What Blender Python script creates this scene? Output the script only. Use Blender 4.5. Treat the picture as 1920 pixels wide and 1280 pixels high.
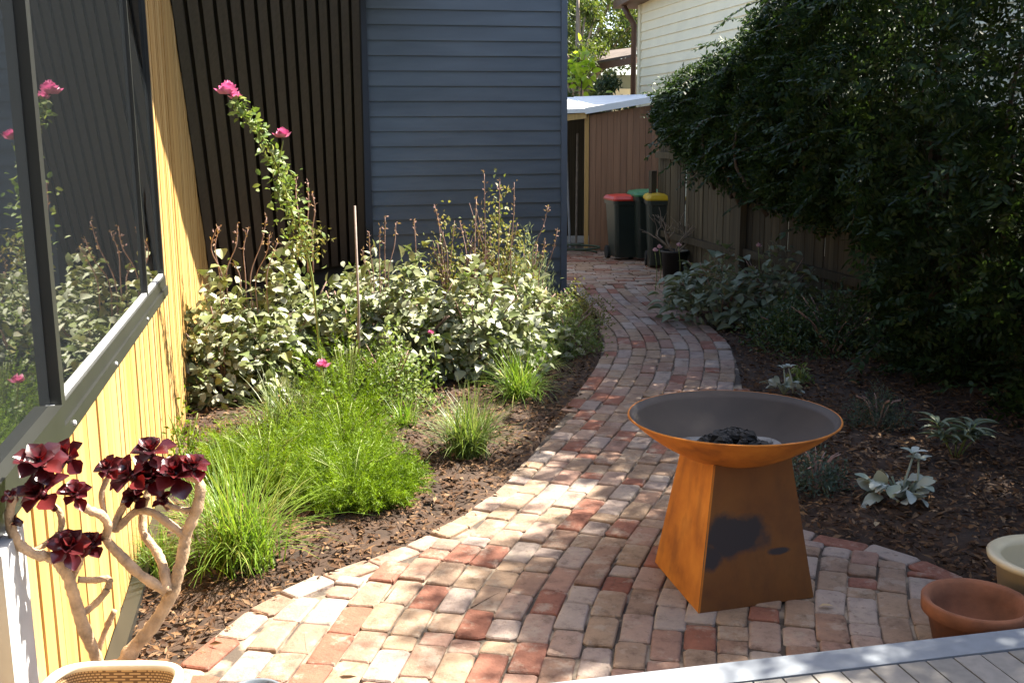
import bpy, math, random
import numpy as np
from mathutils import Vector, Matrix
random.seed(7); rng = np.random.default_rng(7)
R_ = math.radians
scene = bpy.context.scene
for o in list(bpy.data.objects): bpy.data.objects.remove(o)
COL = scene.collection

# ------------------------------------------------------------------ camera
CAM_H, FPX, PITCH, ROLL = 1.8, 2000.0, math.atan(395/2000), R_(.4)
Fv = np.array([0, math.cos(PITCH), -math.sin(PITCH)]); R0 = np.array([1., 0, 0]); U0 = np.array([0, math.sin(PITCH), math.cos(PITCH)])
Rv = R0*math.cos(ROLL) - U0*math.sin(ROLL); Uv = U0*math.cos(ROLL) + R0*math.sin(ROLL); Cv = np.array([0, 0, CAM_H])
cam = bpy.data.cameras.new('camera'); camo = bpy.data.objects.new('camera', cam); COL.objects.link(camo)
cam.sensor_width = 36; cam.lens = FPX/1920*36; cam.clip_end = 2000; cam.clip_start = .05
camo.matrix_world = Matrix(((Rv[0], Uv[0], -Fv[0], Cv[0]), (Rv[1], Uv[1], -Fv[1], Cv[1]), (Rv[2], Uv[2], -Fv[2], Cv[2]), (0, 0, 0, 1)))
scene.camera = camo

# ------------------------------------------------------------------ sky, sun, exposure
SUN_AZ, SUN_EL = R_(30), R_(52)      # azimuth measured from +x towards +y
world = bpy.data.worlds.new('World'); scene.world = world; world.use_nodes = True
wn = world.node_tree.nodes; wl_ = world.node_tree.links
sky = wn.new('ShaderNodeTexSky'); sky.sky_type = 'NISHITA'; sky.sun_disc = False
sky.sun_elevation = SUN_EL; sky.sun_rotation = math.pi/2 - SUN_AZ; sky.dust_density = 2.0
wl_.new(sky.outputs[0], wn['Background'].inputs[0]); wn['Background'].inputs[1].default_value = .09
sd = Vector((math.cos(SUN_EL)*math.cos(SUN_AZ), math.cos(SUN_EL)*math.sin(SUN_AZ), math.sin(SUN_EL)))
sl = bpy.data.lights.new('sun', 'SUN'); sl.energy = 5.0; sl.angle = R_(.53); sl.color = (1, .93, .8)
so = bpy.data.objects.new('sun', sl); COL.objects.link(so); so.rotation_euler = sd.to_track_quat('Z', 'Y').to_euler(); so.location = (8, 6, 12)
vs = scene.view_settings; vs.view_transform = 'Standard'; vs.look = 'None'; vs.gamma = 1; vs.exposure = 2.3; vs.use_curve_mapping = False

# ------------------------------------------------------------------ helpers
def ray(px, py):
    d = Fv*FPX + Rv*(px-960) - Uv*(py-640); return d/np.linalg.norm(d)
def G(px, py, z=0.):
    d = ray(px, py); return Cv + d*((z-CAM_H)/d[2])
def at(px, py, y):
    d = ray(px, py); return Cv + d*(y/d[1])
ANG = R_(12)
UH = np.array([-math.sin(ANG), math.cos(ANG), 0]); NH = np.array([math.cos(ANG), math.sin(ANG), 0]); OH = np.array([-1.411, 3.428, 0])
ZU = np.array([0, 0, 1.])
def HP(u, d, h): return OH + UH*u + NH*d + ZU*h      # house frame: along wall, out of wall, up

WL = {}
def wloc(o): return WL.get(o.name, np.zeros(3)) if o else np.zeros(3)
def tag(o, label=None, cat=None, group=None, kind=None):
    if label: o['label'] = label
    if cat: o['category'] = cat
    if group: o['group'] = group
    if kind: o['kind'] = kind
    return o
def empty(name, loc, label, cat, group=None):
    o = bpy.data.objects.new(name, None); COL.objects.link(o); o.location = tuple(loc); o.empty_display_size = .1
    WL[o.name] = np.array(loc, float); return tag(o, label, cat, group)
def link(name, me, mat, parent=None, smooth=False, loc=None):
    o = bpy.data.objects.new(name, me); COL.objects.link(o)
    if mat is not None and len(me.materials) == 0: me.materials.append(mat)
    if smooth: me.shade_smooth()
    if parent: o.parent = parent
    if loc is not None: o.location = tuple(np.array(loc) - wloc(parent))
    WL[o.name] = wloc(parent) if loc is None else np.array(loc, float)
    return o
def np_mesh(name, V, F):
    """V (n,3), F (m,k) uniform polygons"""
    me = bpy.data.meshes.new(name); V = np.asarray(V, np.float32); F = np.asarray(F, np.int32)
    me.vertices.add(len(V)); me.vertices.foreach_set('co', V.ravel())
    me.loops.add(F.size); me.loops.foreach_set('vertex_index', F.ravel())
    me.polygons.add(len(F)); me.polygons.foreach_set('loop_start', np.arange(0, F.size, F.shape[1], dtype=np.int32))
    me.update(calc_edges=True); me.validate(); return me
class MB:
    def __init__(s): s.v = []; s.f = []
    def add(s, V, F):
        b = len(s.v); s.v += [tuple(map(float, p)) for p in V]; s.f += [tuple(i+b for i in f) for f in F]; return s
    def hexa(s, P):     # 8 corners: bottom 4 (ccw), top 4
        return s.add(P, [(3,2,1,0),(4,5,6,7),(0,1,5,4),(1,2,6,5),(2,3,7,6),(3,0,4,7)])
    def box(s, c, ax, ay, az):     # centre + half vectors
        c, ax, ay, az = map(np.asarray, (c, ax, ay, az))
        return s.hexa([c-ax-ay-az, c+ax-ay-az, c+ax+ay-az, c-ax+ay-az, c-ax-ay+az, c+ax-ay+az, c+ax+ay+az, c-ax+ay+az])
    def hbox(s, u0, u1, d0, d1, h0, h1):
        return s.hexa([HP(u0,d0,h0), HP(u0,d1,h0), HP(u1,d1,h0), HP(u1,d0,h0), HP(u0,d0,h1), HP(u0,d1,h1), HP(u1,d1,h1), HP(u1,d0,h1)])
    def prism(s, poly, off):     # polygon of 3d points extruded by off
        n = len(poly); P = [np.asarray(p) for p in poly]; Q = [p+off for p in P]
        return s.add(P+Q, [tuple(range(n))[::-1], tuple(range(n, 2*n))] + [(i, (i+1)%n, (i+1)%n+n, i+n) for i in range(n)])
    def tube(s, pts, rad, n=7, cap=True):
        pts = [np.asarray(p, float) for p in pts]; rad = rad if hasattr(rad, '__len__') else [rad]*len(pts)
        V = []; F = []; ref = np.array([.31, .17, .93])
        for i, p in enumerate(pts):
            t = pts[min(i+1, len(pts)-1)] - pts[max(i-1, 0)]; t = t/(np.linalg.norm(t)+1e-9)
            if abs(t@ref) > .97: ref = np.array([.93, .1, .2])
            a = np.cross(t, ref); a /= np.linalg.norm(a)+1e-9; b = np.cross(t, a)
            for k in range(n):
                th = 2*math.pi*k/n; V.append(p + (a*math.cos(th)+b*math.sin(th))*rad[i])
        for i in range(len(pts)-1):
            for k in range(n): F.append((i*n+k, i*n+(k+1)%n, (i+1)*n+(k+1)%n, (i+1)*n+k))
        if cap: F += [tuple(range(n))[::-1], tuple(range((len(pts)-1)*n, len(pts)*n))]
        return s.add(V, F)
    def lathe(s, c, prof, n=32, sx=1, sy=1, power=None):
        V = []; F = []
        for r, z in prof:
            for k in range(n):
                th = 2*math.pi*k/n; cx, sy_ = math.cos(th), math.sin(th)
                if power:
                    cx = math.copysign(abs(cx)**power, cx); sy_ = math.copysign(abs(sy_)**power, sy_)
                V.append((c[0]+cx*r*sx, c[1]+sy_*r*sy, c[2]+z))
        for i in range(len(prof)-1):
            for k in range(n): F.append((i*n+k, i*n+(k+1)%n, (i+1)*n+(k+1)%n, (i+1)*n+k))
        return s.add(V, F)
    def build(s, name, mat, parent=None, smooth=False):
        o0 = wloc(parent); me = bpy.data.meshes.new(name)
        me.from_pydata([tuple(np.array(v)-o0) for v in s.v], [], s.f); me.update()
        return link(name, me, mat, parent, smooth)
def smoothpath(pts, sub=5):
    P = [np.asarray(p, float) for p in pts]; P = [2*P[0]-P[1]] + P + [2*P[-1]-P[-2]]; out = []
    for i in range(1, len(P)-2):
        for k in range(sub):
            t = k/sub; a, b, c, d = P[i-1], P[i], P[i+1], P[i+2]
            out.append(.5*((2*b)+(-a+c)*t+(2*a-5*b+4*c-d)*t*t+(-a+3*b-3*c+d)*t**3))
    out.append(P[-2]); return out

# ------------------------------------------------------------------ materials
def new_mat(name):
    m = bpy.data.materials.new(name); m.use_nodes = True; nt = m.node_tree
    return m, nt, nt.nodes['Principled BSDF'], nt.nodes.new, nt.links.new
def rnd_node(nt):
    N, L = nt.nodes.new, nt.links.new
    a = N('ShaderNodeObjectInfo'); b = N('ShaderNodeNewGeometry'); s = N('ShaderNodeMath'); s.operation = 'ADD'
    L(a.outputs['Random'], s.inputs[0]); L(b.outputs['Random Per Island'], s.inputs[1])
    f = N('ShaderNodeMath'); f.operation = 'FRACT'; L(s.outputs[0], f.inputs[0]); return f.outputs[0]
def ramp(nt, fac, cols, interp='LINEAR'):
    r = nt.nodes.new('ShaderNodeValToRGB'); cr = r.color_ramp; cr.interpolation = interp
    while len(cr.elements) < len(cols): cr.elements.new(.5)
    for i, c in enumerate(cols):
        pos, cc = (c if isinstance(c[1], (tuple, list)) else (i/max(1, len(cols)-1), c))
        cr.elements[i].position = pos; cr.elements[i].color = (*cc, 1)
    nt.links.new(fac, r.inputs[0]); return r.outputs[0]
def mixc(nt, fac, a, b, mode='MIX'):
    m = nt.nodes.new('ShaderNodeMix'); m.data_type = 'RGBA'; m.blend_type = mode
    for sock, val in ((m.inputs['Factor'], fac), (m.inputs['A'], a), (m.inputs['B'], b)):
        if hasattr(val, 'is_output'): nt.links.new(val, sock)
        else: sock.default_value = val if not isinstance(val, tuple) else (*val, 1)
    return m.outputs['Result']
def noise(nt, scale, detail=4, stretch=None, coord='Object', w=None, rough=.55):
    N, L = nt.nodes.new, nt.links.new
    tc = N('ShaderNodeTexCoord'); mp = N('ShaderNodeMapping'); n = N('ShaderNodeTexNoise')
    L(tc.outputs[coord], mp.inputs[0]); L(mp.outputs[0], n.inputs['Vector'])
    if stretch: mp.inputs['Scale'].default_value = stretch
    n.inputs['Scale'].default_value = scale; n.inputs['Detail'].default_value = detail; n.inputs['Roughness'].default_value = rough
    if w is not None:
        n.noise_dimensions = '4D'; mm = N('ShaderNodeMath'); mm.operation = 'MULTIPLY'; mm.inputs[1].default_value = 37
        L(w, mm.inputs[0]); L(mm.outputs[0], n.inputs['W'])
    return n.outputs['Fac']
def bump(nt, h, bs, strength=.3, dist=.01):
    b = nt.nodes.new('ShaderNodeBump'); b.inputs['Strength'].default_value = strength; b.inputs['Distance'].default_value = dist
    nt.links.new(h, b.inputs['Height']); nt.links.new(b.outputs[0], bs.inputs['Normal'])
def M_plain(name, col, rough=.6, var=.25, scale=6, bmp=.15, metal=0, stretch=None, spec=.5, rand=.0):
    m, nt, bs, N, L = new_mat(name); n = noise(nt, scale, 5, stretch)
    a = tuple(c*(1-var) for c in col); b = tuple(min(1, c*(1+var)) for c in col)
    c = ramp(nt, n, [(.3, a), (.7, b)])
    if rand:
        c = mixc(nt, 1.0, c, ramp(nt, rnd_node(nt), [(1-rand,)*3, (1+rand,)*3]), 'MULTIPLY')
    L(c, bs.inputs['Base Color']); bs.inputs['Roughness'].default_value = rough; bs.inputs['Metallic'].default_value = metal
    bs.inputs['Specular IOR Level'].default_value = spec
    if bmp: bump(nt, noise(nt, scale*6, 6, stretch), bs, bmp, .004)
    return m
def M_wood(name, cols, rough=.6, grain=(40, 40, 2), dark=.55, bmp=.25, spec=.3):
    m, nt, bs, N, L = new_mat(name); r = rnd_node(nt)
    base = ramp(nt, r, cols); g = noise(nt, 1.0, 6, grain, w=r)
    c = mixc(nt, 1.0, base, ramp(nt, g, [(.25, (dark,)*3), (.6, (1., 1., 1.)), (.8, (1.08, 1.05, 1.))]), 'MULTIPLY')
    L(c, bs.inputs['Base Color']); bs.inputs['Roughness'].default_value = rough; bs.inputs['Specular IOR Level'].default_value = spec
    bump(nt, g, bs, bmp, .003); return m
def M_leaf(name, cols, trans=.35, rough=.45, spec=.4, tcol=None, patch=None):
    m, nt, bs, N, L = new_mat(name); r = rnd_node(nt); c = ramp(nt, r, cols)
    if patch:
        c = mixc(nt, ramp(nt, noise(nt, patch[0], 2), [(.4, (0, 0, 0)), (.65, (1, 1, 1))]), c, patch[1])
    L(c, bs.inputs['Base Color']); bs.inputs['Roughness'].default_value = rough; bs.inputs['Specular IOR Level'].default_value = spec
    if trans:
        t = N('ShaderNodeBsdfTranslucent'); mx = N('ShaderNodeMixShader'); mx.inputs[0].default_value = trans
        L(mixc(nt, 1.0, c, tcol or (1.2, 1.25, .6), 'MULTIPLY'), t.inputs[0])
        L(bs.outputs[0], mx.inputs[1]); L(t.outputs[0], mx.inputs[2]); L(mx.outputs[0], nt.nodes['Material Output'].inputs[0])
    return m

def M_brick():
    m, nt, bs, N, L = new_mat('old_brick'); r = rnd_node(nt)
    base = ramp(nt, r, [(0., (.30, .22, .165)), (.14, (.35, .26, .215)), (.25, (.27, .125, .09)), (.35, (.31, .20, .16)), (.48, (.33, .275, .25)),
                        (.58, (.28, .185, .14)), (.70, (.33, .245, .175)), (.84, (.37, .32, .285)), (.92, (.26, .115, .08)), (1., (.34, .235, .19))], 'CONSTANT')
    n1 = noise(nt, 11, 7, w=r, rough=.72); n2 = noise(nt, 60, 7, w=r, rough=.75); n3 = noise(nt, 28, 5, w=r, rough=.65)
    c = mixc(nt, 1.0, base, ramp(nt, n1, [(.3, (.32, .28, .25)), (.47, (.76, .71, .68)), (.6, (.88, .82, .77)), (.75, (1.1, 1.02, .94))]), 'MULTIPLY')
    c = mixc(nt, ramp(nt, noise(nt, 8, 6, w=r, rough=.7), [(.52, (0, 0, 0)), (.60, (.5, .5, .5)), (.72, (.8, .8, .8))]), c, (.33, .275, .22))
    c = mixc(nt, ramp(nt, n3, [(.60, (0, 0, 0)), (.68, (.65, .65, .65))]), c, (.13, .085, .06))
    c = mixc(nt, ramp(nt, n2, [(.60, (0, 0, 0)), (.70, (.85, .85, .85))]), c, (.07, .05, .04))
    L(c, bs.inputs['Base Color']); bs.inputs['Roughness'].default_value = .85; bs.inputs['Specular IOR Level'].default_value = .25
    bump(nt, mixc(nt, .5, n2, n3), bs, 1.0, .010); return m
def M_rust(name, stain=None):
    m, nt, bs, N, L = new_mat(name); n = noise(nt, 5, 6); n2 = noise(nt, 30, 6)
    c = ramp(nt, n, [(.28, (.20, .065, .014)), (.45, (.38, .13, .02)), (.6, (.46, .17, .026)), (.75, (.52, .22, .045))])
    c = mixc(nt, ramp(nt, noise(nt, 5, 7, (2.2, 2.2, .9)), [(.5, (0, 0, 0)), (.72, (.6, .6, .6))]), c, (.17, .06, .018))
    c = mixc(nt, ramp(nt, n2, [(.6, (0, 0, 0)), (.85, (.5, .5, .5))]), c, (.20, .07, .02))
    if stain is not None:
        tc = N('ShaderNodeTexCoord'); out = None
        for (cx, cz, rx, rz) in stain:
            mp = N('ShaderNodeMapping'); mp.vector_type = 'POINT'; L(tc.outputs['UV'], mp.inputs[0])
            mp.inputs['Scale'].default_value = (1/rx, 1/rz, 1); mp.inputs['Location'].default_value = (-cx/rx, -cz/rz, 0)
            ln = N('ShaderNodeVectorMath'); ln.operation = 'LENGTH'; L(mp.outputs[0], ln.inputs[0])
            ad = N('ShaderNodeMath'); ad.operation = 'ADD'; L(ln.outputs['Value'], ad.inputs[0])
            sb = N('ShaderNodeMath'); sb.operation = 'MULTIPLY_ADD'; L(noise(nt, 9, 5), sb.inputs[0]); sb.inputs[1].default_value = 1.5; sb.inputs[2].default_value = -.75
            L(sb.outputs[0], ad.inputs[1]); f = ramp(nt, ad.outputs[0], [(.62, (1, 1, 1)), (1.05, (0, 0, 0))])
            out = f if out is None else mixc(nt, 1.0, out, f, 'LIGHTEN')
        c = mixc(nt, .78, c, (.075, .036, .016)); c = mixc(nt, out, c, (.035, .03, .032))  # whole front panel darkened as painted shade, then the stain patches over it
    L(c, bs.inputs['Base Color']); bs.inputs['Roughness'].default_value = .75; bs.inputs['Specular IOR Level'].default_value = .25
    bump(nt, n2, bs, .2, .003); return m
def M_glass():
    m, nt, bs, N, L = new_mat('dark_window_glass'); bs.inputs['Base Color'].default_value = (.012, .014, .016, 1)
    bs.inputs['Roughness'].default_value = .015; bs.inputs['IOR'].default_value = 2.9
    bump(nt, noise(nt, 1.5, 1), bs, .03, .01); return m
def M_weave():
    m, nt, bs, N, L = new_mat('woven_cane'); tc = N('ShaderNodeTexCoord'); mp = N('ShaderNodeMapping')
    L(tc.outputs['UV'], mp.inputs[0]); b = N('ShaderNodeTexBrick'); L(mp.outputs[0], b.inputs[0])
    b.inputs['Scale'].default_value = 1; b.inputs['Color1'].default_value = (.62, .44, .24, 1); b.inputs['Color2'].default_value = (.52, .35, .18, 1)
    b.inputs['Mortar'].default_value = (.16, .09, .04, 1); b.inputs['Mortar Size'].default_value = .09; b.inputs['Brick Width'].default_value = .6; b.inputs['Row Height'].default_value = .35
    L(b.outputs['Color'], bs.inputs['Base Color']); bs.inputs['Roughness'].default_value = .6; bump(nt, b.outputs['Fac'], bs, -.6, .006); return m

m_brick = M_brick()
def M_joint():
    m, nt, bs, N, L = new_mat('sandy_joint'); c = ramp(nt, noise(nt, 7, 4), [(.46, (.06, .045, .034)), (.62, (.30, .235, .17))]); L(c, bs.inputs['Base Color']); bs.inputs['Roughness'].default_value = .95
    bump(nt, noise(nt, 120, 4), bs, .6, .004); return m
m_joint = M_joint()
m_soil = M_plain('dark_soil', (.040, .021, .011), .95, .5, 9, .8)
m_ground = M_plain('earth', (.09, .07, .045), .95, .4, 1.5, .5)
m_chip = M_leaf('bark_chip', [(.032, .016, .009), (.060, .030, .015), (.095, .048, .023), (.040, .019, .010), (.17, .095, .045), (.065, .031, .015), (.20, .125, .07), (.11, .055, .025)], 0, .85, .2)
m_timber = M_wood('pale_timber', [(.42, .235, .068), (.52, .335, .125), (.45, .265, .080), (.54, .36, .15), (.40, .225, .062)], .55, (55, 55, 1.3), .72, .3)
m_frame = M_plain('grey_window_frame', (.020, .021, .018), .4, .15, 3, .05)
m_glass = M_glass()
m_batten = M_wood('charcoal_batten', [(.058, .053, .046), (.072, .066, .057), (.064, .058, .049)], .55, (40, 40, 1.2), .75, .1)
m_black = M_plain('black_backing', (.010, .010, .010), .8, .2, 5, .0)
m_wb = M_plain('blue_grey_paint', (.092, .108, .120), .5, .16, 3.5, .12, rand=.07, stretch=(.35, .35, 2.2))
m_wbtrim = M_plain('slate_trim_paint', (.10, .118, .14), .5, .1, 2.5, .05)
m_wbdark = M_plain('dark_trim_paint', (.022, .026, .034), .5, .1, 2.5, .05)
m_cream = M_plain('cream_paint', (.80, .71, .50), .55, .05, 2, .06, rand=.03)
m_brown = M_plain('brown_paint', (.10, .045, .025), .5, .2, 4, .05)
m_roof = M_plain('white_roof_sheet', (.72, .74, .76), .4, .08, 3, .05)
m_tile = M_plain('grey_roof_tile', (.10, .075, .062), .8, .3, 4, .3)
m_sage = M_plain('sage_paint', (.24, .26, .19), .6, .1, 3, .05)
m_shed = M_wood('brown_shed_board', [(.24, .125, .07), (.28, .15, .085), (.21, .11, .065)], .6, (35, 35, 1.2), .7, .2)
m_fence = M_wood('weathered_paling', [(.070, .056, .036), (.100, .080, .052), (.056, .045, .030), (.115, .094, .062)], .85, (35, 35, 1.3), .5, .5)
m_deck = M_wood('grey_decking', [(.20, .185, .165), (.24, .22, .20), (.17, .16, .145)], .6, (30, 30, 30), .75, .15)
m_deckedge = M_wood('painted_deck_edge', [(.19, .21, .24), (.20, .22, .25)], .5, (20, 20, 20), .8, .1)
m_white = M_plain('white_paint', (.78, .76, .72), .45, .06, 4, .05)
m_grey = M_plain('grey_board', (.40, .41, .42), .6, .15, 6, .1)
m_rust = M_rust('rusted_steel'); m_rust_st_shade = M_rust('stained_shaded_rusted_steel', [(.30, .50, .34, .17), (.10, .38, .14, .12), (.72, .36, .12, .03)])
m_bowl_in = M_plain('sooty_steel', (.034, .024, .018), .7, .35, 4, .2, spec=.45)
m_ash = M_plain('grey_ash', (.17, .165, .16), .95, .4, 40, .6)
m_char = M_plain('charcoal', (.012, .011, .011), .75, .4, 20, .6)
m_terra = M_plain('terracotta', (.21, .078, .036), .85, .4, 7, .4)
m_creampot = M_plain('cream_plastic', (.55, .47, .31), .45, .1, 4, .05)
m_dkpot = M_plain('black_plastic', (.02, .02, .022), .45, .2, 5, .05)
m_bin = M_plain('dark_green_plastic', (.014, .021, .017), .38, .12, 6, .04)
m_red = M_plain('red_plastic', (.42, .025, .012), .4, .1, 5, .03); m_grn = M_plain('green_plastic', (.025, .15, .06), .4, .1, 5, .03); m_yel = M_plain('yellow_plastic', (.50, .34, .01), .4, .1, 5, .03)
m_tyre = M_plain('black_rubber', (.012, .012, .012), .8, .2, 9, .1); m_silver = M_plain('silver_sticker', (.62, .62, .6), .4, .1, 9, .02)
m_hose = M_plain('hose_rubber', (.03, .05, .025), .5, .2, 9, .05)
m_hedge = M_leaf('hedge_leaf', [(.012, .023, .009), (.022, .042, .013), (.036, .064, .018), (.018, .033, .012), (.062, .098, .026)], .3, .5, .22)
m_tree = M_leaf('tree_leaf', [(.04, .07, .02), (.08, .11, .03), (.13, .15, .035), (.06, .09, .03)], .4, .5, .3)
m_treeb = M_leaf('dark_tree_leaf', [(.03, .05, .022), (.05, .075, .03), (.075, .095, .03)], .3, .5, .3)
m_lime = M_leaf('lime_leaf', [(.25, .36, .03), (.34, .44, .05)], .5, .4, .4)
m_barkp = M_plain('pale_bark', (.34, .26, .19), .85, .4, 5, .4, stretch=(1, 1, .3)); m_bark = M_plain('brown_bark', (.085, .06, .042), .9, .4, 8, .5, stretch=(1, 1, .3))
m_twig = M_plain('grey_twig', (.20, .16, .125), .85, .3, 14, .3)
m_silverleaf = M_leaf('silver_leaf', [(.16, .185, .10), (.25, .27, .17), (.34, .355, .27), (.10, .135, .04), (.21, .235, .11), (.42, .43, .36), (.21, .20, .07), (.13, .17, .05)], .14, .6, .25, (1, 1.1, .6))
m_smallleaf = M_leaf('small_green_leaf', [(.08, .13, .03), (.14, .20, .05), (.22, .26, .10), (.10, .17, .04), (.30, .33, .19)], .35, .5, .3)
m_olive = M_leaf('olive_leaf', [(.13, .16, .05), (.20, .20, .07), (.28, .23, .09), (.10, .14, .05), (.33, .27, .12)], .3, .5, .3)
m_feather = M_leaf('feathery_leaf', [(.12, .20, .010), (.17, .27, .014), (.24, .34, .022), (.13, .22, .012)], .32, .5, .2, (1.2, 1.3, .4), (13, (.045, .085, .008)))
m_grass = M_leaf('grass_blade', [(.09, .17, .02), (.15, .25, .03), (.21, .31, .05), (.07, .13, .02), (.33, .34, .11)], .4, .45, .4)
m_grassd = M_leaf('dark_grass_blade', [(.07, .12, .03), (.11, .17, .04), (.16, .21, .06), (.24, .27, .12)], .35, .42, .45)
m_greyleaf = M_leaf('grey_green_leaf', [(.20, .24, .18), (.28, .32, .25), (.16, .20, .13)], .3, .6, .25)
m_felt = M_leaf('felted_silver_leaf', [(.36, .40, .35), (.46, .49, .45), (.28, .33, .26), (.40, .43, .38)], .15, .8, .15, (1, 1, .8))
m_broad = M_leaf('dusty_broad_leaf', [(.14, .17, .11), (.19, .22, .14), (.12, .15, .09), (.23, .25, .17)], .2, .5, .35)
m_dkgreen = M_leaf('dark_green_leaf', [(.03, .055, .02), (.05, .085, .028), (.075, .11, .04)], .25, .45, .4)
m_teal = M_leaf('blue_green_leaf', [(.06, .095, .075), (.09, .13, .10), (.05, .08, .055)], .2, .6, .3)
m_pink = M_leaf('pink_petal', [(.62, .16, .34), (.68, .28, .44), (.54, .10, .26), (.72, .42, .55)], .35, .5, .3, (1, .6, .8))
m_pale = M_leaf('pale_pink_petal', [(.66, .42, .46), (.72, .52, .54)], .3, .6, .2, (1, .8, .8))
m_stalk = M_plain('dry_stalk', (.27, .17, .14), .85, .3, 20, .3); m_greenst = M_plain('green_stem', (.20, .24, .07), .6, .3, 12, .2)
m_seed = M_leaf('dry_seed', [(.22, .13, .12), (.30, .19, .15), (.38, .25, .12)], .2, .8, .2)
m_aeo = M_leaf('burgundy_leaf', [(.050, .008, .012), (.085, .012, .016), (.035, .008, .012), (.12, .018, .018)], .16, .28, .6, (2.4, .4, .35))
m_aeost = M_plain('fleshy_stem', (.40, .27, .165), .65, .45, 26, .9)
m_weave = M_weave(); m_canerim = M_plain('pale_cane_rim', (.72, .64, .48), .5, .1, 12, .1)
m_stake = M_plain('wooden_stake', (.27, .21, .18), .8, .3, 12, .3)
m_dead = M_leaf('fallen_leaf', [(.40, .30, .18), (.30, .18, .08), (.52, .44, .30)], .2, .7, .2)

# ------------------------------------------------------------------ leaf generators (numpy)
def unit(a): return a/(np.linalg.norm(a, axis=-1, keepdims=True)+1e-9)
def leaf_mesh(name, P, D, Nn, L, W, fold=.25, curl=.0, fine=False):
    """one folded leaf per row: P base, D direction, Nn rough normal"""
    n = len(P); D = unit(D); S = unit(np.cross(D, Nn)); Nn = unit(np.cross(S, D)); L = np.broadcast_to(np.asarray(L, float), (n,))[:, None]; W = np.broadcast_to(np.asarray(W, float), (n,))[:, None]
    if not fine:
        m = P + D*L*.45; V = np.stack([P, m - S*W*.5 + Nn*W*fold, P + D*L - Nn*L*curl, m + S*W*.5 + Nn*W*fold], 1).reshape(-1, 3)
        b = np.arange(n)[:, None]*4; F = np.concatenate([b+[0, 2, 1], b+[0, 3, 2]], 0); return np_mesh(name, V, F)
    a, c = P + D*L*.3, P + D*L*.7; mid = P + D*L*.5 + Nn*L*curl*.3; tip = P + D*L - Nn*L*curl
    V = np.stack([P, a-S*W*.45+Nn*W*fold, c-S*W*.42+Nn*W*fold*.7-Nn*L*curl*.4, tip, c+S*W*.42+Nn*W*fold*.7-Nn*L*curl*.4, a+S*W*.45+Nn*W*fold, mid], 1).reshape(-1, 3)
    b = np.arange(n)[:, None]*7; F = np.concatenate([b+[0, 6, 1], b+[1, 6, 2], b+[2, 6, 3], b+[3, 6, 4], b+[4, 6, 5], b+[5, 6, 0]], 0); return np_mesh(name, V, F)
def rand_dirs(n): return unit(rng.normal(size=(n, 3)))
def stuff_part(name, me, mat, parent):
    o = link(name, me, mat, parent); o['kind'] = 'stuff'; return o
def mound_pts(n, rx, ry, h, surf=.55):
    """points in a half-ellipsoid mound, biased to the skin; returns points and outward direction"""
    d = rand_dirs(n); d[:, 2] = np.abs(d[:, 2]); r = (surf + (1-surf)*rng.random(n)**.6)[:, None]
    lump = 1 + .16*np.sin(d[:, :1]*7+1.3) + .14*np.sin(d[:, 1:2]*9+d[:, 2:3]*5)
    return d*r*lump*np.array([rx, ry, h]), unit(d*np.array([1/rx, 1/ry, 1/h]))
def blades_mesh(name, n, h, spread, w, seed, base=.04, droop=1.0, seg=5):
    g = np.random.default_rng(seed); V = []; F = []
    for i in range(n):
        a = g.uniform(0, 2*math.pi); tilt = g.random()**.7*spread; L = h*g.uniform(.6, 1.1); ww = w*g.uniform(.6, 1.2)
        p = np.array([g.normal()*base, g.normal()*base, 0]); dirv = np.array([math.cos(a), math.sin(a), 0]); side = np.array([-math.sin(a), math.cos(a), 0]); th = tilt; b = len(V)
        for k in range(seg+1):
            t = k/seg; wd = ww*(1-t**1.8)*.5+.0004; V += [p-side*wd, p+side*wd]
            p = p + (dirv*math.sin(th)+ZU*math.cos(th))*L/seg; th += droop*tilt*.38
        for k in range(seg): F.append((b+2*k, b+2*k+1, b+2*k+3, b+2*k+2))
    return np_mesh(name, V, F)
def fronds_mesh(name, n, rx, ry, h, seed, needle=.022, per=46, hmin=.3):
    """feathery foliage: arching stems lined with fine needles"""
    g = np.random.default_rng(seed); P = []; D = []
    for i in range(n):
        a = g.uniform(0, 2*math.pi); q = math.sqrt(g.random()); base = np.array([math.cos(a)*q*rx*.8, math.sin(a)*q*ry*.8, 0])
        top = h*(1-.55*q*q)*g.uniform(hmin+.35, 1.08); L = top; th = .15+.75*q*g.uniform(.4, 1.2); aa = a+g.normal()*.6
        dirv = np.array([math.cos(aa), math.sin(aa), 0]); t = np.linspace(.12, 1, per)[:, None]
        ang = th*(.4+1.5*t)
        pts = base + dirv*np.cumsum(np.sin(ang)*L/per, 0) + ZU*np.cumsum(np.cos(ang)*L/per, 0)
        P.append(pts); tang = dirv*np.sin(ang)+ZU*np.cos(ang); D.append(unit(tang*.6+g.normal(size=(per, 3))*.55))
    P = np.concatenate(P); D = np.concatenate(D); n = len(P); S = unit(np.cross(D, g.normal(size=(n, 3)))); L = needle*g.uniform(.6, 1.5, size=(n, 1))
    V = np.stack([P-S*L*.07, P+S*L*.07, P+D*L], 1).reshape(-1, 3); F = np.arange(n*3).reshape(-1, 3); return np_mesh(name, V, F)

# ================================================================== SETTING
me = np_mesh('ground', [(-400, -400, -.12), (400, -400, -.12), (400, 400, -.12), (-400, 400, -.12)], [(0, 1, 2, 3)])
tag(link('ground', me, m_ground), 'flat bare earth stretching beyond the garden', 'ground', kind='structure')

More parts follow.
